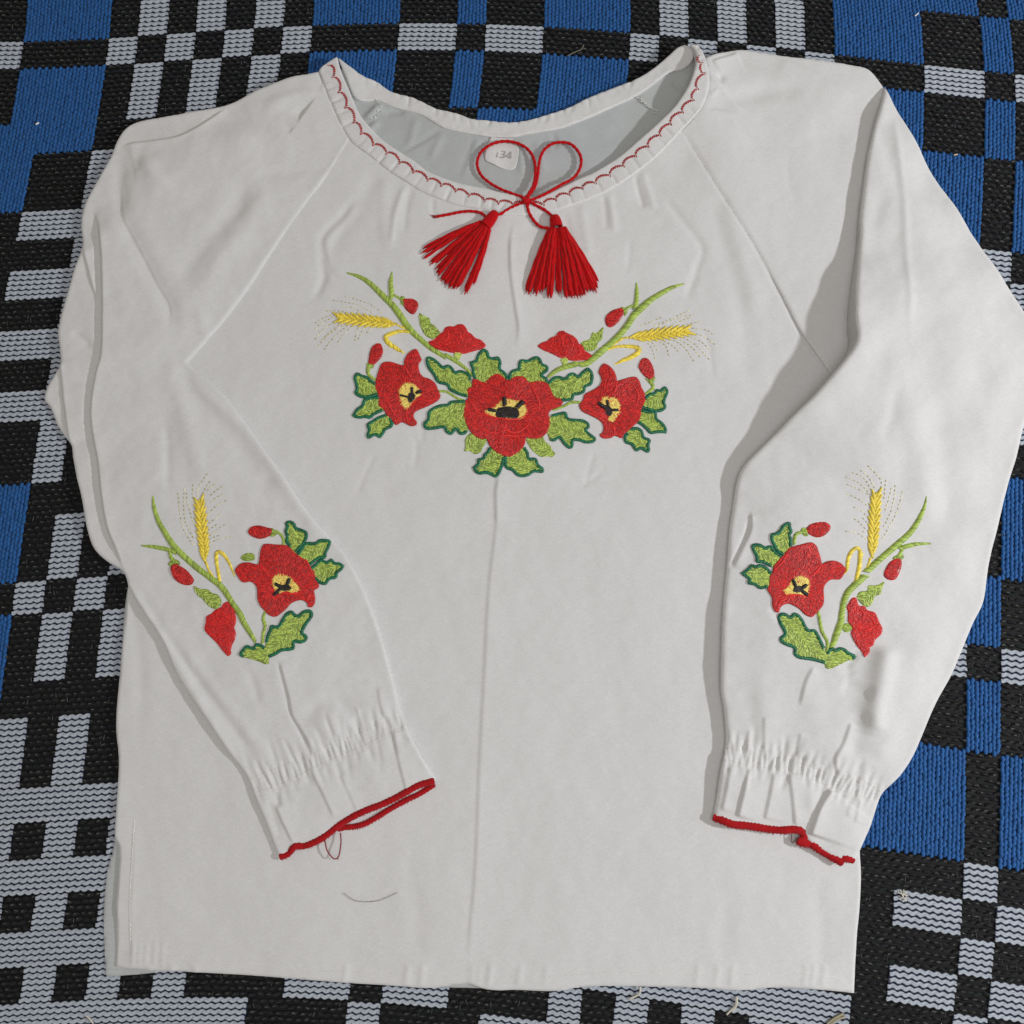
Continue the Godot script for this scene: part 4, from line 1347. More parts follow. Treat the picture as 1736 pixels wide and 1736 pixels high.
func poppy(host: Sheet, fr: Array, outline: String, centre: String, yellow: String, black: String, filaments: Array, edges: Array, label: String) -> void:
	var a := Acc.new()
	var ps := pad(a, host, outline, fr, 0.85, 1.5, Color(c_red.r * 0.6, c_red.g * 0.6, c_red.b * 0.6))
	fill(a, ps, way(1, host, fr, centre), c_red, 2.4, 0.62, 2.2, 0.5, 0.34)
	fill(a, ps, way(1, host, fr, centre), c_red_light, 1.6, 0.5, 0.25, 0.2, 0.4)
	var rimmed := curve(on_sheet(host, outline, fr), true, 0.8)
	rimmed.append(rimmed[0])
	var inward := PackedVector2Array()
	for i in rimmed.size():
		var g := Vector2(ps.dist(rimmed[i].x + 0.5, rimmed[i].y) - ps.dist(rimmed[i].x - 0.5, rimmed[i].y), ps.dist(rimmed[i].x, rimmed[i].y + 0.5) - ps.dist(rimmed[i].x, rimmed[i].y - 0.5)).normalized()
		inward.append(rimmed[i] + g * 0.75)
	satin(a, ps, inward, [4.2, 4.2], Color(c_red.r * 0.85, c_red.g, c_red.b), -0.05, 0.16, 0.25)
	for e in edges:
		satin(a, ps, curve(on_sheet(host, e, fr), false, 0.8), [1.5, 3.6, 3.6, 1.5], c_red_light, 0.2, 0.45, 0.3)
	var o := commit(a, "poppy", M.silk, blouse, label)
	a = Acc.new()
	var py := pad(a, ps, yellow, fr, 0.22, 0.6, c_yellow)
	fill(a, py, way(1, host, fr, centre), c_yellow, 2.2, 0.55, 2.2, 0.35, 0.26)
	var hub: Vector2 = on_sheet(host, centre, fr)[0][0]
	for p in even(py.outline, 0.75):
		# long and short stitches run out over the red
		var out := (p - hub).normalized().rotated(rng.randf_range(-0.15, 0.15))
		stitch(a, ps, p - out * 0.9, p + out * rng.randf_range(0.1, 1.3), 0.42, 0.42, vary(c_yellow, 0.25))
	commit(a, "yellow_centre", M.silk, o)
	a = Acc.new()
	var pb := pad(a, ps, black, fr, 0.5, 0.6, c_black)
	fill(a, pb, way(1, host, fr, centre), c_black, 1.8, 0.5, 1.6, 0.4, 0.2)
	for f in filaments:
		satin(a, ps, curve(on_sheet(host, f[0], fr), false, 0.5), [f[1], f[1] * 1.15, f[1]], c_black, 0.35, 0.35, 0.3)
	commit(a, "black_stamens", M.silk, o)

func leaf(host: Sheet, fr: Array, outline: String, rib: String, edging: Array, label := "") -> void:
	var a := Acc.new()
	var ps := pad(a, host, outline, fr, 0.5, 1.2, Color(c_green.r * 0.5, c_green.g * 0.5, c_green.b * 0.5))
	fill(a, ps, way(2, host, fr, rib), c_green, 2.2, 0.62, 1.5, 0.42, 0.32)
	fill(a, ps, way(2, host, fr, rib), c_green_light, 1.7, 0.5, 0.42, 0.25, 0.38)
	var o := commit(a, "leaf", M.silk, blouse, label)
	if edging.size():
		a = Acc.new()
		for e in edging:
			var p := curve(on_sheet(host, e, fr), false, 0.6)
			var q := PackedVector2Array()
			for i in p.size():
				var g := Vector2(ps.dist(p[i].x + 0.5, p[i].y) - ps.dist(p[i].x - 0.5, p[i].y), ps.dist(p[i].x, p[i].y + 0.5) - ps.dist(p[i].x, p[i].y - 0.5))
				q.append(p[i] + (g.normalized() if g.length() > 0.01 else Vector2.ZERO) * 0.7)
			satin(a, ps, q, [5.8, 5.8], c_dark, 0.16, 0.24, 0.42, 0.15)
		commit(a, "leaf_edging", M.silk, o)

func patch(host: Sheet, fr: Array, outline: String, called: String, col: Color, th: StitchWay, thick := 0.7, parent: Node = null, light := 0.0) -> MeshInstance3D:
	var a := Acc.new()
	var ps := pad(a, host, outline, fr, thick, 1.3, Color(col.r * 0.6, col.g * 0.6, col.b * 0.6))
	fill(a, ps, th, col, 2.2, 0.6, 2.0, 0.45, 0.34)
	if light > 0.0:
		fill(a, ps, th, c_green_light, 1.6, 0.5, light, 0.25, 0.3)
	return commit(a, called, M.silk, parent if parent else blouse)

func stem(host: Sheet, lines: Array, col: Color, called: String) -> void:
	# lines: [frame, path, widths in photo pixels]
	for l in lines:
		var a := Acc.new()
		var line := curve(on_sheet(host, l[1], l[0]), false, 0.8)
		satin(a, host, line, l[2], col, 0.05, 0.36, 0.36, 0.75)
		commit(a, called, M.silk, blouse)

func wheat(host: Sheet, fr: Array, from: String, to: String, half: float, awns: Array) -> void:
	var a := Acc.new()
	var p: Vector2 = on_sheet(host, from, fr)[0][0]
	var q: Vector2 = on_sheet(host, to, fr)[0][0]
	var t := (q - p).normalized()
	var n := Vector2(-t.y, t.x)
	var len_ := p.distance_to(q)
	var count := 9
	satin(a, host, PackedVector2Array([p, p.lerp(q, 0.5), q]), [4.0, 7.0, 6.0], Color(c_gold.r * 0.7, c_gold.g * 0.66, c_gold.b * 0.6), 0.05, 0.3, 0.2)
	for i in count:
		var f := (i + 0.3) / (count + 0.6)
		for sd in 2:
			var side := sd * 2.0 - 1.0
			var e := sin(PI * clampf(0.14 + f * 0.8, 0.0, 1.0))
			var u := p + t * (len_ * (f + (0.04 if side > 0 else 0.0)))
			var g0 := u + n * side * 0.25
			var g1 := u + t * len_ * 0.13 + n * side * half * (0.55 + 0.45 * e) * 0.6
			var g2 := u + t * len_ * 0.19 + n * side * half * (0.5 + 0.5 * e)
			satin(a, host, PackedVector2Array([g0, g1, g2]), [4.5, 6.5, 2.5], c_gold, 0.35 + 0.02 * i, 0.32, 0.28, 0.9 * side)
	satin(a, host, PackedVector2Array([q - t * 4.0, q - t * 1.5, q + t * 0.6]), [4.0, 6.0, 2.5], c_gold, 0.5, 0.32, 0.25)
	var o := commit(a, "wheat_ear", M.silk, blouse)
	a = Acc.new()
	for w in awns:
		var c := even(curve(on_sheet(host, w, fr), false, 0.8), 0.35)
		var i := rng.randi_range(0, 3)
		while i + 5 < c.size():
			var u := c[i]
			var v := c[i + 4]
			var m := (u + v) * 0.5
			var tone := lin(188, 178, 120) if rng.randf() < 0.6 else lin(230, 222, 166)
			tube(a, PackedVector3Array([Vector3(u.x, host.height(u.x, u.y) - 0.05, u.y), Vector3(m.x, host.height(m.x, m.y) + 0.22, m.y), Vector3(v.x, host.height(v.x, v.y) - 0.05, v.y)]), PackedFloat32Array([0.18, 0.3, 0.18]), 5, vary(tone, 0.2))
			i += 7
	commit(a, "awns", M.silk, o)

func embroider() -> void:
	c_red = lin(178, 22, 18, 1.3)
	c_red_light = lin(196, 34, 32, 1.25)
	c_green = lin(150, 172, 74, 1.25)
	c_green_light = lin(190, 208, 104, 1.15)
	c_dark = lin(8, 92, 62, 1.2)
	c_stem = lin(144, 166, 70, 1.2)
	c_gold = lin(214, 192, 66, 1.2)
	c_yellow = lin(226, 204, 104, 1.15)
	c_black = lin(24, 20, 20)
	var A := [770.0, 580.0, 8.68]
	var B := [590.0, 570.0, 8.68]
	var C := [940.0, 590.0, 8.68]
	var E := [520.0, 440.0, 7.233]
	var F := [980.0, 450.0, 7.233]
	var G := [690.0, 520.0, 8.68]
	var H := [880.0, 530.0, 8.68]
	var K := [760.0, 690.0, 8.68]
	# -- stems lie lowest
	stem(front, [[E, "495,165 640,210 760,280 880,390 970,480 1060,570 1150,690 1230,810 1320,910 1420,1000 1510,1080 1620,1150 1700,1200", [3, 7, 9, 10, 11, 11, 12, 12, 11, 10, 9, 9, 8]], [G, "575,720 700,790 800,860 900,940 965,1010", [8, 8, 7, 6, 5]], [E, "1045,150 1030,290 1040,400 1035,490", [2, 8, 9, 9]], [E, "1080,440 1130,470 1172,505", [5, 5, 6]], [B, "315,430 295,510 320,580 405,645", [8, 7, 6, 5]], [B, "1345,810 1440,815 1540,870 1620,920 1710,945", [5, 5, 5, 5, 5]]], c_stem, "stem")
	stem(front, [[F, "1290,225 1150,270 1020,340 880,430 760,540 680,620 600,740 500,860 400,960 300,1040 200,1130 100,1200 0,1215", [3, 7, 9, 10, 12, 12, 11, 11, 12, 12, 12, 11, 11]], [H, "860,745 800,765 680,800 560,850 450,930 420,960", [11, 11, 10, 9, 8, 5]], [F, "715,215 720,330 715,430 700,530", [3, 7, 8, 10]], [F, "670,490 610,520 572,562", [5, 5, 6]], [C, "1405,480 1450,560 1430,610 1335,685", [9, 6, 6, 5]], [C, "-20,915 130,860 250,800 395,800", [4, 5, 6, 5]]], c_stem, "stem")
	stem(front, [[E, "1275,890 1130,880 1010,920 970,960 1010,1030 1100,1090 1205,1150", [5, 6, 8, 9, 9, 8, 2]], [E, "1110,800 1170,830 1265,862", [3, 4, 4]]], c_gold, "wheat_blade")
	stem(front, [[F, "365,1032 460,1000 560,990 680,1000 742,1025 720,1080 640,1130 540,1170 445,1220", [4, 5, 6, 7, 9, 9, 8, 6, 2]], [F, "620,880 540,900 440,970 380,1012", [4, 4, 4, 3]]], c_gold, "wheat_blade")
	wheat(front, E, "1110,790", "380,718", 4.2, ["940,670 780,550 430,440", "810,660 640,560 280,495", "660,640 560,590 400,570", "470,640 330,625 210,635", "420,650 200,720 70,820", "380,740 200,860 95,990", "420,790 260,920 140,1075", "520,800 330,960 200,1130", "560,810 450,930 350,1060", "640,820 610,900 590,1040", "700,820 660,930 620,1000", "790,840 740,900 725,950", "330,700 160,800 90,880", "470,800 290,900 170,1010"])
	wheat(front, F, "620,890", "1360,800", 4.2, ["760,750 900,690 1040,630", "920,745 1130,660 1400,535", "990,740 1250,640 1490,600", "1150,730 1320,660 1400,640", "1280,740 1400,710 1520,690", "1380,770 1560,790 1660,850", "1380,830 1540,870 1690,980", "1330,860 1500,930 1640,1060", "1290,880 1460,990 1620,1170", "1200,890 1390,1000 1510,1150", "1120,900 1290,990 1430,1190", "1040,920 1180,1000 1240,1075", "980,930 1080,990 1115,1125", "900,930 960,1020 980,1080", "850,940 920,1050 950,1190"])
	# -- leaves
	var t := "940,1080 930,1010 880,970 780,940 710,960 660,890 600,860 530,880 450,810 380,760 310,740 280,790 310,900 390,1010 430,1090 480,1130 590,1160 620,1220 700,1270 800,1310 890,1330"
	leaf(front, G, t + " 960,1200", "340,870 900,1150", [t])
	t = "310,560 270,480 260,380 220,300c 310,270 340,200 380,140 440,105 500,150 520,220 590,230 650,220 690,300 680,390 740,440 785,505 790,555"
	leaf(front, A, t + " 560,640", "440,170 490,560", [t])
	t = "800,560 810,470 870,410 940,390 950,310 990,260 1080,270 1140,240 1210,215 1270,250 1300,320 1375,360 1370,430 1300,490 1370,540 1360,610"
	leaf(front, A, t + " 1050,650", "1210,270 1100,560", [t])
	t = "420,1040 500,960 580,940 680,960 730,910 800,890 870,930 930,870 1015,810c 1070,870 1090,960 1060,1060 980,1100 960,1170 880,1210 810,1220 790,1280 700,1300 620,1310"
	leaf(front, H, t + " 480,1200", "1040,900 500,1150", [t])
	t = "1730,950 1620,950 1510,960 1470,1000 1370,1010 1260,1050 1180,1120 1170,1220 1110,1290 1150,1370 1270,1370 1410,1350 1440,1410 1520,1450 1590,1380 1640,1440 1710,1445 1760,1400"
	leaf(front, B, t + " 1800,1150", "1170,1300 1700,1200", [t])
	t = "-45,990 80,955 170,950 200,1030 300,1050 420,1060 500,1110 510,1170 470,1210 530,1270 605,1330 570,1390 460,1400 370,1370 280,1370 270,1450 220,1480 140,1420 70,1330 0,1370 -70,1360"
	leaf(front, C, t + " -120,1150", "580,1330 -40,1160", [t])
	leaf(front, A, "240,1340 330,1380 400,1420 480,1430 460,1490 420,1560 390,1620 300,1650 230,1600 150,1610 165,1530 160,1440 180,1400", "180,1590 400,1440", [], "small plain light green leaf without dark edging")
	leaf(front, A, "1060,1430 1160,1410 1250,1400 1310,1385 1330,1450 1420,1530 1440,1590 1490,1640 1440,1690 1370,1680 1280,1690 1210,1650 1120,1560", "1460,1650 1130,1440", [], "small plain light green leaf without dark edging")
	t = "600,590 570,660 520,700 510,750 430,770 430,830 360,890c 400,960 460,990 560,980 640,1010 690,1035 750,990 790,900 820,800 830,730"
	leaf(front, K, t + " 720,640", "460,900 760,710", [t])
	t = "830,730 820,830 860,910 940,940 1000,1000 1080,1030 1180,1010 1260,960 1390,970c 1400,910 1330,850 1290,760 1190,750 1180,680 1125,590"
	leaf(front, K, t + " 960,650", "1370,920 1000,720", [t])
	t = "410,700 330,640 270,590 220,580 180,560 130,540 90,610 110,700 120,780 100,840 180,900 280,910 440,870"
	leaf(front, B, t + " 500,780", "140,620 420,820", [t])
	t = "460,890 330,900 240,930 200,1020 130,1070 60,1180c 160,1210 250,1200 330,1210 390,1160 520,1100"
	leaf(front, B, t + " 560,980", "100,1160 460,1000", [t])
	t = "560,1150 450,1190 370,1240 280,1300 300,1380 280,1450 300,1510 400,1460 470,1500 520,1440 560,1380 640,1340 660,1280 630,1210"
	leaf(front, B, t + " 640,1160", "330,1440 620,1220", [t])
	t = "1330,730 1400,670 1460,660 1500,610 1560,620 1620,570 1670,640 1640,730 1620,800 1640,870 1580,930 1470,940 1290,885"
	leaf(front, C, t + " 1240,800", "1610,640 1330,840", [t])
	t = "1270,905 1400,930 1490,950 1510,1040 1590,1100 1640,1180 1650,1250c 1520,1250 1410,1260 1350,1200 1270,1130 1215,1105"
	leaf(front, C, t + " 1180,1000", "1610,1220 1290,990", [t])
	t = "1120,1185 1210,1170 1290,1220 1320,1310 1410,1350 1390,1430 1400,1510 1370,1540 1270,1490 1200,1520 1130,1430 1050,1400 1020,1320 1060,1250"
	leaf(front, C, t + " 1080,1200", "1370,1480 1130,1220", [t])
	leaf(front, G, "180,95 240,130 330,170 350,240 420,290 480,370 500,400 430,450 380,480 290,440 230,360 190,250", "190,120 400,450", [], "small plain light green leaf without dark edging")
	leaf(front, H, "1240,210 1230,300 1220,390 1160,450 1140,530 1060,570 980,560 930,490 910,450 970,410 1040,390 1080,290 1140,300", "1230,230 960,520", [], "small plain light green leaf without dark edging")
	# -- flowers in profile, buds
	profile(front, G, "315,520 400,485 440,440 490,390 530,370 560,310 620,285 690,290 760,255 830,265 870,310 900,370 950,400 1010,460 1090,490 1165,570c 1130,610 1040,640 930,670 830,695 700,685 570,660 450,630 380,590", "750,700", "690,690 720,655 790,665 805,710 770,785 720,765 685,730", ["590,340 610,440 560,520", "760,330 790,420 780,500", "470,520 560,560 640,540", "900,560 990,580 1060,550"])
	profile(front, H, "265,490c 340,440 420,410 460,370 540,340 570,290 640,265 710,300 800,345 850,390 880,450 930,480 970,560 1040,600 1080,650 1030,690 930,705 800,710 730,700 680,670 600,665 510,620 420,580 330,540", "680,680", "615,680 680,650 725,680 710,740 660,785 625,740", ["600,330 640,420 640,520", "740,360 790,470 760,560", "860,500 900,590 850,650", "400,480 490,520 560,590"])
	bud(front, E, "1180,490 1230,480 1290,480 1350,510 1370,570 1340,640 1300,675 1240,640 1195,580", "1150,455 1200,455 1200,500 1205,570 1155,545", "1170,480 1320,650")
	bud(front, E, "760,1220 770,1150 800,1070 860,1030 910,1040 935,1110 920,1190 870,1250 810,1295 755,1270", "735,1275 760,1265 825,1290 805,1335 745,1330", "790,1290 890,1040")
	bud(front, F, "335,640 390,570 460,535 530,525 565,560 545,620 500,690 440,740 385,760 340,720", "515,512 580,520 605,570 570,625 550,560", "570,540 370,740")
	bud(front, F, "745,1210 790,1140 850,1140 900,1200 930,1280 935,1360 900,1400 840,1380 780,1320 745,1260", "810,1375 870,1395 940,1360 935,1425 880,1445", "900,1390 800,1150")
	# -- the three open poppies
	poppy(front, B, "400,690 420,610 450,510 480,430 520,390 590,375 660,385 760,420 825,430c 830,350 880,260 940,210 1000,190 1030,220 1060,290 1085,350 1045,400 1040,460 1060,540 1110,600 1200,630 1280,690 1320,770 1345,830 1360,890 1320,950 1240,1000 1130,1050 1030,1090 970,1140 975,1210 1015,1265 1000,1310 930,1325 870,1300 830,1275 780,1270 720,1305 690,1300 650,1240 580,1180 530,1090 460,1040 445,930 430,830 400,760", "900,880", "750,800 800,720 870,690 950,700 1020,750 1050,830 1060,870 1000,900 940,980 920,1010 850,1070 790,1000 770,940 760,880", "880,850 920,820 960,830 1000,870 980,930 920,990 880,960 870,900", [["940,765 945,850", 5.0], ["1075,810 1000,850", 6.0], ["770,875 880,900", 4.0]], ["830,430 880,540 960,660", "950,990 1050,930 1180,960 1300,930", "870,1100 860,1200 900,1290", "560,900 620,1050 720,1200"], "open red poppy at the end of the spray nearest the folded sleeve")
	poppy(front, C, "730,230 800,260 870,330 910,420 915,490c 1000,465 1120,430 1200,430 1250,490 1280,580 1320,660 1340,760 1320,830 1285,900 1270,1000 1240,1080 1170,1140 1100,1210 1030,1260 990,1330 940,1310 880,1295 830,1325 740,1335 680,1310 665,1270c 710,1240 720,1160 690,1090 620,1040 520,990 420,940 370,880 370,820 420,760 440,690 520,640 600,600 660,550 690,490 680,420 650,370 660,310 690,260", "800,890", "690,770 740,720 800,720 860,730 920,760 960,830 965,900 940,970 900,1040 860,1090 790,1050 820,990 760,900 720,850", "720,860 770,830 820,860 860,910 850,980 810,1010 770,980 740,920", [["645,820 740,880", 6.5], ["770,780 790,860", 5.0], ["930,915 840,920", 5.0]], ["915,490 900,600 860,690", "500,900 600,960 720,1020 800,1090", "850,1130 880,1220 870,1290", "1170,560 1230,700 1200,860"], "open red poppy at the end of the spray nearest the hanging sleeve")
	poppy(front, A, "265,560 310,540 430,590 490,550 560,490 630,465 700,490 760,550 810,560 880,515 960,500 1040,520 1110,590 1170,580 1260,570 1350,600 1410,660 1440,740 1490,820 1560,825 1600,880 1570,940 1500,970 1430,1000 1390,1060 1410,1150 1400,1260 1340,1360 1240,1420 1130,1425 1060,1410 1040,1500 980,1590 880,1670 780,1690 660,1650 560,1570 500,1490 470,1420 400,1430 310,1390 220,1290 160,1170 135,1060 150,950 165,860 190,840 205,810 195,770 185,710 220,670 260,650", "790,1000", "455,1020 600,960 640,910 700,860 740,830 780,840 850,850 920,860 960,870 1010,910 1050,960 1055,1030 1030,1090 970,1130 900,1120 700,1110 610,1110 530,1070", "610,1000 660,960 740,945 840,945 920,970 960,1020 960,1090 920,1125 800,1120 680,1115 610,1100", [["735,820 745,950", 7.0], ["1010,880 920,970", 8.0], ["505,1000 620,1020", 6.5]], ["1110,590 1180,740 1250,900 1240,1060", "215,835 280,940 340,1040", "330,1030 480,1080 620,1120 800,1145 960,1125 1090,1050", "200,980 290,1180 420,1290 560,1340 700,1320 770,1295 830,1330 960,1320 1080,1230 1115,1120", "440,1340 470,1400 490,1430", "540,1380 640,1400 760,1380 900,1390 1020,1370"], "largest poppy, open, in the middle of the spray")
	# ---------------- sleeve on the left
	var P := [390.0, 870.0, 8.267]
	var Q := [230.0, 790.0, 8.68]
	var R := [260.0, 930.0, 8.68]
	var S := [380.0, 1000.0, 9.644]
	var arm := left_arm
	stem(arm, [[Q, "255,450 270,600 330,800 420,960 530,1130 640,1260 780,1390 920,1510 1080,1630 1215,1735", [3, 7, 8, 9, 10, 10, 10, 10, 10, 10]], [R, "935,490 1060,640 1160,800 1270,960 1330,1080 1400,1200 1510,1380", [10, 10, 9, 10, 10, 8, 6]], [Q, "90,1172 300,1195 480,1230 600,1280", [3, 7, 8, 7]], [Q, "500,1270 520,1340 565,1405", [6, 6, 8]], [S, "670,350 640,470 670,590 640,720 625,880", [4, 6, 6, 5, 5]], [P, "650,250 720,310 750,380 745,450", [4, 5, 5, 5]]], c_stem, "stem")
	stem(arm, [[Q, "1240,1700 1210,1540 1190,1400 1200,1270 1280,1290 1370,1410 1420,1530 1460,1630", [5, 6, 6, 7, 6, 5, 4, 2]], [Q, "1040,1430 1080,1540 1160,1650", [4, 4, 3]]], c_gold, "wheat_blade")
	wheat(arm, Q, "1030,1430", "940,510", 3.6, ["860,1180 690,890 620,350", "850,1060 720,760 720,300", "850,830 770,560 750,380", "850,570 840,430 845,260", "910,490 920,330 1070,95", "980,430 1050,290 1140,180", "1040,380 1130,290 1210,245", "1090,450 1200,350 1310,285", "1110,540 1210,450 1340,390", "1060,720 1200,580 1380,490", "1060,860 1190,760 1290,670", "1060,950 1170,880 1240,820", "1080,1040 1240,910 1340,850", "1080,1080 1180,1040 1270,1010", "1080,1150 1200,1085 1430,1030"])
	t = "830,470 780,400 790,330 770,250 790,190 780,130 850,110 910,150 930,200 1010,230 1080,270 1080,350 1040,430 980,500 930,560"
	leaf(arm, P, t + " 860,560", "850,150 930,520", [t])
	t = "940,580 1010,470 1060,420 1130,410 1200,410 1260,370 1330,370 1410,390 1390,480 1350,560 1340,630 1260,640 1190,680 1110,740"
	leaf(arm, P, t + " 1000,680", "1390,400 1040,600", [t])
	t = "1120,775 1220,690 1280,650 1360,680 1420,640 1470,690 1540,700 1600,740c 1560,800 1510,840 1490,910 1400,930 1340,1000 1250,980 1190,920"
	leaf(arm, P, t + " 1140,860", "1560,740 1230,850", [t])
	t = "680,850 700,750 740,660 770,580 880,590 940,490 1010,390 1100,345 1170,400 1220,410 1290,350 1400,330 1450,390 1430,460 1370,540 1320,620 1290,700 1360,760 1340,830 1250,870 1150,860 1150,960 1060,990 950,1000 850,1060 740,1105"
	var t2 := "310,1100 250,1060 290,990 370,910 470,940 530,880 620,900 660,940"
	leaf(arm, S, t + " 740,1200c 680,1220 560,1170 430,1130 " + t2, "1400,380 700,1060", [t, t2], "large two lobed leaf at the foot of the spray")
	leaf(arm, R, "590,550 680,590 800,600 860,650 950,680 1000,760 990,830 920,890 830,860 770,800 720,740 650,690", "600,560 920,860", [], "small plain light green leaf without dark edging")
	patch(arm, P, "150,620 230,560 330,570 345,650 260,670 190,665", "calyx", c_stem, way(0, arm, P, "160,610 330,620"), 0.5)
	profile(arm, R, "1090,780 1130,800 1150,850 1200,890 1210,980 1220,1080 1190,1160 1215,1240 1200,1340 1160,1420 1140,1500 1150,1540 1100,1590c 1050,1540 1000,1480 930,1390 850,1310 790,1250 750,1180 770,1090 780,1000 860,950 910,900 1000,860 1030,810", "1190,1150", "", ["830,1080 960,1080 1100,1110", "960,980 1080,1000 1160,1060", "900,1280 1020,1290 1130,1240"])
	bud(arm, P, "250,260 300,190 400,170 500,195 590,220 590,270 550,320 480,350 400,360 300,320", "570,205 640,240 675,270 620,325 555,325 580,270", "590,260 260,260")
	bud(arm, R, "250,270 320,220 380,250 480,310 560,400 600,470 560,530 480,540 390,510 310,450 270,370", "215,225 290,155 375,180 395,245 320,225 255,265", "280,240 570,520")
	poppy(arm, P, "70,810 100,750 170,700 260,690 340,710 400,720c 415,620 430,520 470,440 540,430 650,440 780,450 850,490 920,560 1010,620 1090,670 1130,760 1190,830 1210,930 1250,1020 1220,1060 1180,1080 1195,1200 1180,1280 1140,1320 1090,1310 1080,1260 1010,1220 930,1230 850,1270 790,1340 720,1400 640,1450 550,1430 490,1370 420,1290 385,1190 380,1070 350,1000 290,960 180,970 110,890", "760,1040", "600,910 670,860 760,870 840,910 900,960 970,1070 900,1110 780,1090 700,1130 650,1110 630,1080 600,1000", "680,1010 730,1000 800,990 850,1020 870,1070 800,1090 720,1095 680,1070", [["640,995 720,1030", 6.0], ["835,920 800,1020", 6.0], ["625,1150 700,1070", 6.0]], ["400,720 480,790 560,900", "640,1160 760,1120 880,1130 1000,1110", "1060,640 1120,760 1160,860", "1080,1250 1110,1160 1150,1100"], "open red poppy on the folded sleeve")
	# ---------------- sleeve on the right
	P = [1240.0, 870.0, 8.267]
	Q = [1400.0, 770.0, 8.68]
	R = [1380.0, 940.0, 8.68]
	S = [1280.0, 1000.0, 8.68]
	arm = right_arm
	stem(arm, [[Q, "1480,620 1450,780 1370,960 1250,1140 1080,1300 900,1460 750,1590 590,1735", [2, 7, 9, 10, 11, 10, 10, 11]], [R, "750,310 600,450 500,560 440,700 410,850 390,1000 340,1150 265,1360", [12, 11, 11, 10, 10, 12, 11, 9]], [Q, "1540,1315 1350,1320 1200,1350 1080,1390", [3, 6, 8, 8]], [Q, "1130,1390 1090,1470 1060,1525", [6, 6, 10]], [S, "930,330 960,480 990,620 1060,760 1060,900", [5, 6, 6, 6, 6]], [P, "970,265 900,310 880,445", [6, 6, 5]]], c_stem, "stem")
	stem(arm, [[Q, "490,1720 500,1560 500,1420 450,1380 380,1430 330,1540 310,1700", [7, 7, 7, 6, 7, 6, 5]], [R, "510,60 500,180 470,260 425,295", [5, 4, 4, 2]], [R, "690,0 670,130 650,250 625,370", [7, 7, 7, 7]], [Q, "655,1530 630,1620 580,1710", [5, 4, 3]], [R, "830,50 800,160 745,240", [4, 4, 3]]], c_gold, "wheat_blade")
	wheat(arm, Q, "685,1530", "745,580", 3.6, ["790,560 810,380 590,145", "730,520 620,330 480,215", "700,590 560,350 360,265", "680,630 500,430 260,320", "640,600 450,500 270,430", "630,770 480,660 240,560", "600,910 520,830 390,770", "620,1020 540,940 480,910", "600,1120 480,990 360,925", "590,1160 530,1130 470,1105", "600,1260 480,1170 270,1130", "850,690 870,520 885,350", "870,850 930,650 970,480", "840,1100 980,780 1025,415", "830,1250 1040,860 1145,480"])
	t = "840,470 840,350 820,310 850,260 830,200 820,130 760,140 700,190 680,230 620,280 560,290 550,370 580,440 640,540 730,600"
	leaf(arm, P, t + " 790,560", "785,180 690,530", [t])
	t = "710,600 600,520 570,470 520,460 480,480 410,440 340,430 280,455 300,530 340,610 350,690 440,700 560,760"
	leaf(arm, P, t + " 640,700", "320,480 600,640", [t])
	t = "570,840 480,750 400,720 340,740 280,720 220,780 130,850c 190,890 240,930 230,990 330,1010 400,1060 520,1040"
	leaf(arm, P, t + " 560,940", "190,845 480,960", [t])
	t = "1020,850 940,680 880,590 800,590 750,540 700,440 640,370 570,340 520,390 450,350 380,345 335,400 360,500 430,640 370,700 380,770 470,820 570,860 570,940 630,1000 720,1020 860,1040 1010,1080"
	t2 = "1440,1030 1480,970 1380,920 1320,870 1240,850 1180,880 1140,840 1080,880 1060,930"
	leaf(arm, S, t + " 1030,1150c 1100,1165 1230,1110 1370,1040 " + t2, "370,390 1050,1110", [t, t2], "large two lobed leaf at the foot of the spray")
	leaf(arm, R, "1040,400 1010,480 980,580 890,620 870,690 800,770 740,760 660,690 630,620 670,550 780,530 800,460 920,450", "1030,410 700,700", [], "small plain light green leaf without dark edging")
	patch(arm, R, "420,1040 500,1010 565,1080 510,1140 430,1130", "calyx", c_stem, way(0, arm, R, "420,1080 560,1080"), 0.5)
	profile(arm, R, "560,640 620,640 660,750 740,760 790,820 890,850 930,920 970,1010 1010,1100 980,1180 900,1260 870,1340 820,1370 820,1440 740,1520c 700,1430 640,1360 580,1260 545,1160 560,1070 500,990 500,860 480,770 520,700", "560,1080", "", ["640,800 720,860 700,960", "640,1120 780,1110 900,1040", "780,900 860,960 890,1060", "640,1250 760,1230 860,1180"])
	bud(arm, P, "1050,210 1120,150 1230,125 1330,130 1390,190 1360,260 1290,320 1200,340 1110,310 1060,260", "965,240 1010,200 1060,215 1075,315 1010,315", "1050,260 1370,190")
	bud(arm, R, "1180,70 1240,60 1290,90 1280,200 1240,300 1190,370 1100,375 1030,320 1040,240 1100,130", "1150,65 1200,15 1305,0 1315,65 1240,75", "1230,70 1090,360")
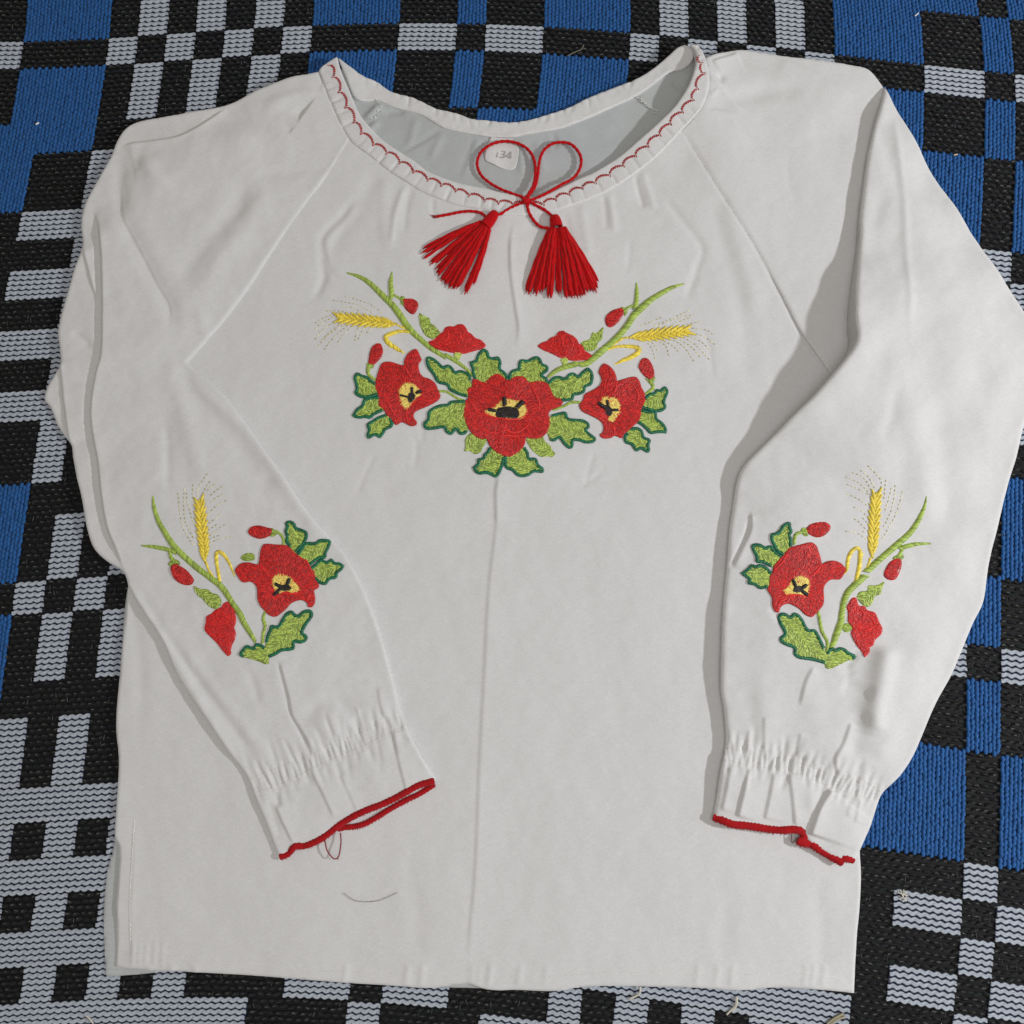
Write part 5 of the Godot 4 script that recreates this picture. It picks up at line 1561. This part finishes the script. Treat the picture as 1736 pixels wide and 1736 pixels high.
	poppy(arm, P, "500,1070 525,990 530,890 570,830 590,740 660,650 740,560 800,490 900,460 1010,430 1120,410 1190,460 1220,540 1250,640 1270,720c 1330,680 1420,665 1510,690 1570,740 1600,800 1560,880 1510,930 1400,930 1320,990 1290,1070 1295,1200 1280,1290 1200,1390 1120,1455 1030,1420 960,1350 880,1300 800,1270 720,1290 680,1330 660,1390 610,1380 570,1290 565,1180", "940,1050", "730,1090 800,1030 830,960 880,920 960,880 1020,890 1080,930 1090,1010 1070,1080 1060,1150 1000,1160 900,1130 830,1150 770,1130", "860,1050 900,1020 960,1010 1010,1040 1010,1090 960,1115 900,1120 850,1100", [["855,935 900,1030", 6.0], ["1045,1005 980,1060", 6.0], ["1060,1150 980,1090", 6.0]], ["1270,720 1200,800 1100,890", "700,1180 800,1150 950,1150 1080,1180", "590,800 700,700 780,560", "640,1320 680,1240 760,1200"], "open red poppy on the hanging sleeve")

func profile(host: Sheet, fr: Array, outline: String, foot: String, calyx: String, edges: Array) -> void:
	var a := Acc.new()
	var ps := pad(a, host, outline, fr, 0.8, 1.3, c_red)
	fill(a, ps, way(1, host, fr, foot), c_red, 2.2, 0.62, 2.2, 0.5, 0.36)
	fill(a, ps, way(1, host, fr, foot), c_red_light, 1.5, 0.5, 0.3, 0.2, 0.4)
	for e in edges:
		satin(a, ps, curve(on_sheet(host, e, fr), false, 0.8), [1.5, 3.4, 3.4, 1.5], c_red_light, 0.2, 0.45, 0.3)
	var o := commit(a, "poppy", M.silk, blouse, "small red poppy seen from the side")
	if calyx:
		patch(host, fr, calyx, "calyx", c_green_light, way(1, host, fr, foot), 0.6, o)

func bud(host: Sheet, fr: Array, outline: String, calyx: String, axis: String) -> void:
	var th := way(0, host, fr, axis)
	var n := StitchWay.new()
	n.p = Vector2.ZERO
	n.q = (th.q - th.p).rotated(1.2)
	var o := patch(host, fr, outline, "poppy_bud", c_red, n, 0.95)
	patch(host, fr, calyx, "calyx", c_stem, th, 0.5, o)

# ---------------------------------------------------------------- drawstring and tassels
func cord(a: Acc, fr: Array, text: String, r: float, h: float) -> void:
	# a twisted cord: two plies round a common line
	var t := trace(text, h, fr)
	var c := curve(t, false, 0.8)
	var p := even(c, 0.55)
	var n := p.size()
	var cum := PackedFloat32Array()
	var pts: PackedVector2Array = t[0]
	var hs: PackedFloat32Array = t[1]
	for i in n:
		var best := 1e9
		var hh := h
		# height from the nearest traced points
		var sw := 0.0
		var sh := 0.0
		for k in pts.size():
			var w := 1.0 / (pts[k].distance_squared_to(p[i]) + 0.6)
			w *= w
			sw += w
			sh += w * hs[k]
		hh = sh / sw
		cum.append(hh)
	for ply in 2:
		var v := PackedVector3Array()
		var rr := PackedFloat32Array()
		var cc := PackedColorArray()
		for i in n:
			var d := (p[mini(i + 1, n - 1)] - p[maxi(i - 1, 0)]).normalized()
			var ang := i * 0.5 + ply * PI
			var off := r * 0.3
			v.append(Vector3(p[i].x - d.y * cos(ang) * off, cum[i] + sin(ang) * off, p[i].y + d.x * cos(ang) * off))
			rr.append(r * 0.76)
			cc.append(vary(lin(170, 16, 20, 1.2), 0.12))
		tube(a, v, rr, 7, c_red, 1.0, cc)

func drawstring() -> void:
	var N := [780.0, 200.0, 6.677]
	var a := Acc.new()
	cord(a, N, "745,925,6.6 690,890,6.3 600,860,5.6 450,800,4.8 330,730,4.4 240,650,4.2 195,550,4.2 200,460,4.2 250,370,4.2 350,300,4.2 450,270,4.2 550,265,4.2 660,290,4.2 760,350,4.4 820,430,4.6 850,530,4.8 850,650,5.0 830,760,5.6 780,850,6.2 735,915,6.8", 0.98, 4.4)
	cord(a, N, "730,925,6.4 800,850,6.0 850,770,5.4 878,650,4.8 890,540,4.4 910,440,4.2 960,350,4.2 1050,290,4.4 1150,275,4.4 1250,295,4.4 1330,370,4.4 1370,460,4.4 1360,560,4.4 1310,650,4.8 1250,700,5.4 1150,750,6.0 1000,840,6.2 850,910,6.4 750,940,6.8", 0.98, 4.6)
	cord(a, N, "760,930,6.8 650,980,6.0 550,1030,5.6 470,1080,5.6 400,1100,6.0", 1.0, 5.6)
	cord(a, N, "750,925,6.8 770,1040,5.8 800,1110,5.4 850,1180,5.2 910,1230,5.4 1010,1250,6.2 1060,1245,6.6", 1.0, 5.5)
	cord(a, N, "790,950,6.6 900,1010,5.8 970,1050,6.0 1040,1110,6.6", 1.0, 5.8)
	# the knot
	cord(a, N, "690,880,6.6 730,930,8.0 770,960,7.2 760,985,6.0", 1.15, 7.0)
	cord(a, N, "700,960,6.4 745,940,8.2 780,900,6.8", 1.1, 7.0)
	var o := commit(a, "drawstring", M.wool, blouse, "red twisted drawstring tied in a two loop bow")
	a = Acc.new()
	var T := [690.0, 320.0, 8.68]
	cord(a, T, "1160,420,6.0 1120,375,6.2 1060,345,6.0 950,330,5.6 800,340,5.2 600,380,4.8 440,408,4.6", 0.95, 5.4)
	for k in 5:
		capsule(a, _at(T, 450, 400 + k * 5, 4.8), _at(T, 340 + rng.randf_range(-15, 40), 385 + k * 12, 4.3), 0.22, vary(lin(160, 50, 50), 0.2), 4)
	commit(a, "cord_end", M.wool, o)
	var left_tips := [[235, 935, 6.0], [262, 1015, 5.6], [300, 990, 4.9], [372, 1095, 5.4], [400, 1075, 4.6], [440, 1160, 5.2], [436, 1235, 4.6], [470, 1260, 5.8], [510, 1310, 5.0], [520, 1330, 6.0], [560, 1380, 4.9], [585, 1390, 5.8], [620, 1430, 5.0], [640, 1430, 6.0], [680, 1445, 5.0], [710, 1440, 5.8], [745, 1435, 5.0], [770, 1420, 5.8], [785, 1400, 4.8], [650, 1400, 6.6], [560, 1330, 6.6], [740, 1390, 6.6], [480, 1220, 6.4], [860, 1515, 5.0], [890, 1500, 5.4], [930, 1330, 5.2], [985, 1385, 4.8], [960, 1300, 5.6]]
	tassel(T, [[1310, 330], [1265, 400], [1210, 480], [1150, 545]], 6.8, left_tips, [1085, 480], [1215, 600], 0.35, "left", Vector2(-0.15, 0.0))
	var U := [860.0, 320.0, 8.68]
	var right_tips := [[285, 1500, 4.9], [320, 1520, 5.6], [350, 1490, 4.8], [400, 1510, 5.2], [430, 1545, 5.8], [480, 1500, 5.0], [520, 1480, 5.6], [560, 1450, 5.0], [600, 1570, 5.2], [640, 1585, 5.6], [755, 1515, 5.0], [785, 1500, 5.4], [850, 1560, 5.0], [870, 1590, 5.8], [910, 1575, 5.0], [950, 1585, 5.8], [990, 1570, 5.2], [1030, 1575, 5.8], [1070, 1570, 5.0], [1100, 1550, 5.6], [1140, 1530, 5.0], [1180, 1500, 5.6], [1220, 1480, 5.0], [1255, 1480, 5.4], [1300, 1495, 5.0], [1315, 1440, 4.8], [1270, 1440, 5.8], [920, 1500, 6.6], [1020, 1500, 6.6], [1130, 1470, 6.6], [460, 1440, 6.4], [590, 1420, 6.4]]
	tassel(U, [[690, 385], [700, 440], [715, 500], [725, 560]], 6.8, right_tips, [625, 600], [835, 565], 0.3, "right", Vector2(0.0, 0.0))

func _at(fr: Array, x: float, y: float, h: float) -> Vector3:
	var p := on_plan(fr[0] + x / fr[2], fr[1] + y / fr[2], h)
	return Vector3(p.x, h, p.y)

func tassel(fr: Array, head: Array, h: float, tips: Array, n0: Array, n1: Array, bulge: float, _which: String, _lean: Vector2) -> void:
	# head: wound knot; strands fan from the neck to their tips
	var a := Acc.new()
	var red := lin(168, 15, 19, 1.2)
	var widths := [1.6, 2.9, 3.3, 3.6]
	var v := PackedVector3Array()
	var rr := PackedFloat32Array()
	for i in 13:
		var f := i / 12.0 * 3.0
		var k := mini(int(f), 2)
		var g := f - k
		v.append(_at(fr, lerpf(head[k][0], head[k + 1][0], g), lerpf(head[k][1], head[k + 1][1], g), h))
		rr.append(lerpf(widths[k], widths[k + 1], g) * (0.6 if i == 0 else 1.0))
	tube(a, v, rr, 12, red, 0.75)
	for i in 16:
		# windings lengthwise over the head
		var ang := PI * (i + 0.5) / 16.0
		var w := PackedVector3Array()
		var wr := PackedFloat32Array()
		for k in range(1, 13):
			var t := (v[mini(k + 1, 12)] - v[k - 1]).normalized()
			var s := Vector3(-t.z, 0, t.x)
			w.append(v[k] + s * cos(ang) * rr[k] * 0.95 + Vector3.UP * sin(ang) * rr[k] * 0.72)
			wr.append(0.62)
		tube(a, w, wr, 5, vary(red, 0.16))
	var o := commit(a, "tassel", M.wool, blouse)
	var all_tips := tips.duplicate()
	for tip in tips:
		all_tips.append([tip[0] + rng.randf_range(-28, 28), tip[1] - rng.randf_range(15, 90), tip[2] - rng.randf_range(0.3, 1.0)])
	for tip in all_tips:
		var side := clampf((tip[0] - tips[0][0]) / (tips[tips.size() - 3][0] - tips[0][0] + 0.001), 0.0, 1.0)
		var u := rng.randf_range(-0.08, 0.08) + side
		var q := _at(fr, tip[0], tip[1], tip[2])
		var b := _at(fr, lerpf(n0[0], n1[0], u), lerpf(n0[1], n1[1], u), tip[2] + 1.4)
		var mid := b.lerp(q, 0.42)
		var axis := (q - b).normalized()
		var out := Vector3(-axis.z, 0, axis.x) * (side - 0.5) * -bulge * 9.0
		var m2 := mid + out + Vector3(0, 1.0, 0)
		var c := Acc.new()
		var wob := rng.randf_range(0, TAU)
		for ply in 2:
			var p := PackedVector3Array()
			var r2 := PackedFloat32Array()
			var cc := PackedColorArray()
			var n := 26
			for i in n + 1:
				var t := float(i) / n
				var x := b.lerp(m2, t).lerp(m2.lerp(q, t), t)
				var ang := i * 0.42 + ply * PI + wob
				var s := Vector3(-axis.z, 0, axis.x)
				p.append(x + s * cos(ang) * 0.24 + Vector3.UP * sin(ang) * 0.24)
				r2.append(0.82 if i < n else 0.55)
				cc.append(vary(red, 0.1))
			tube(c, p, r2, 6, red, 1.0, cc)
		for k in 5:
			# frayed end
			capsule(c, q, q + axis * rng.randf_range(0.5, 1.8) + Vector3(rng.randf_range(-0.7, 0.7), rng.randf_range(-0.4, 0.2), rng.randf_range(-0.5, 0.5)), 0.16, vary(red, 0.25), 4)
		commit(c, "strand", M.wool, o)

# ---------------------------------------------------------------- lint lying about
func scrap(called: String, label: String, category: String, group: String, pts: Array, r: float, col: Color) -> void:
	var a := Acc.new()
	for l in pts:
		thread(a, l, r, col)
	var o := commit(a, called, M.cotton_thread, self, label)
	o.set_meta("category", category)
	if group:
		o.set_meta("group", group)

func lint() -> void:
	var pale := lin(205, 200, 186)
	scrap("stray_hair", "thin dark hair curved like a smile on the lower front of the white blouse", "hair", "", [[[582, 1514, 3.6], [600, 1526, 3.6], [620, 1529, 3.6], [645, 1526, 3.6], [674, 1513, 3.6]]], 0.13, lin(120, 112, 100))
	scrap("thread_scrap", "bent pale thread end on the white stripes below the blouse hem", "thread", "", [[[1248, 1690, 1.0], [1247, 1704, 1.2], [1238, 1714, 1.0], [1232, 1720, 0.8]], [[1249, 1690, 1.0], [1249, 1703, 1.4], [1242, 1714, 1.2]]], 0.55, pale)
	scrap("thread_scrap", "frayed tuft of pale threads on a white block at the lower right", "thread", "", [[[1526, 1508, 0.8], [1530, 1518, 1.2], [1537, 1528, 0.8]], [[1532, 1508, 0.8], [1531, 1520, 1.2], [1524, 1524, 0.8]], [[1534, 1510, 0.8], [1536, 1520, 1.2], [1530, 1529, 0.8]], [[1522, 1513, 0.8], [1530, 1516, 1.2], [1540, 1519, 0.8]]], 0.3, pale)
	scrap("thread_scrap", "pale thread dangling from the hem over the white stripes", "thread", "", [[[1085, 1672, 2.2], [1085, 1682, 1.6], [1079, 1688, 1.0], [1068, 1693, 0.8]]], 0.6, pale)
	scrap("lint_fleck", "tiny white fleck on the blue square at the upper left", "lint", "", [[[61, 211, 0.7], [64, 209, 0.9], [66, 208, 0.7]]], 0.55, lin(220, 225, 228))
	scrap("lint_fleck", "white fleck at the corner where blue meets black at the top right", "lint", "", [[[1551, 27, 0.7], [1555, 24, 1.0], [1557, 22, 0.7]]], 0.4, lin(220, 225, 228))
	scrap("lint_fleck", "beige fleck on the edge of a black block right of the shoulder", "lint", "", [[[1617, 263, 0.6], [1620, 262, 0.9], [1623, 262, 0.6]]], 0.5, lin(200, 180, 150))
	scrap("lint_fibre", "curved grey fibre on the black band above the neck opening", "lint", "", [[[962, 95, 0.8], [975, 88, 1.0], [985, 84, 1.0], [990, 76, 0.8]]], 0.3, lin(120, 116, 104))
	scrap("thread_scrap", "straw coloured thread at the bottom edge on white stripes", "thread", "", [[[1402, 1736, 0.8], [1414, 1727, 1.2], [1430, 1718, 0.8]], [[1408, 1736, 0.8], [1420, 1728, 1.2], [1432, 1724, 0.8]]], 0.7, lin(160, 152, 128))
	scrap("thread_scrap", "pale thread lying across white stripes at the lower left edge", "thread", "", [[[146, 1722, 0.8], [152, 1727, 1.0], [158, 1735, 0.8]]], 0.45, pale)
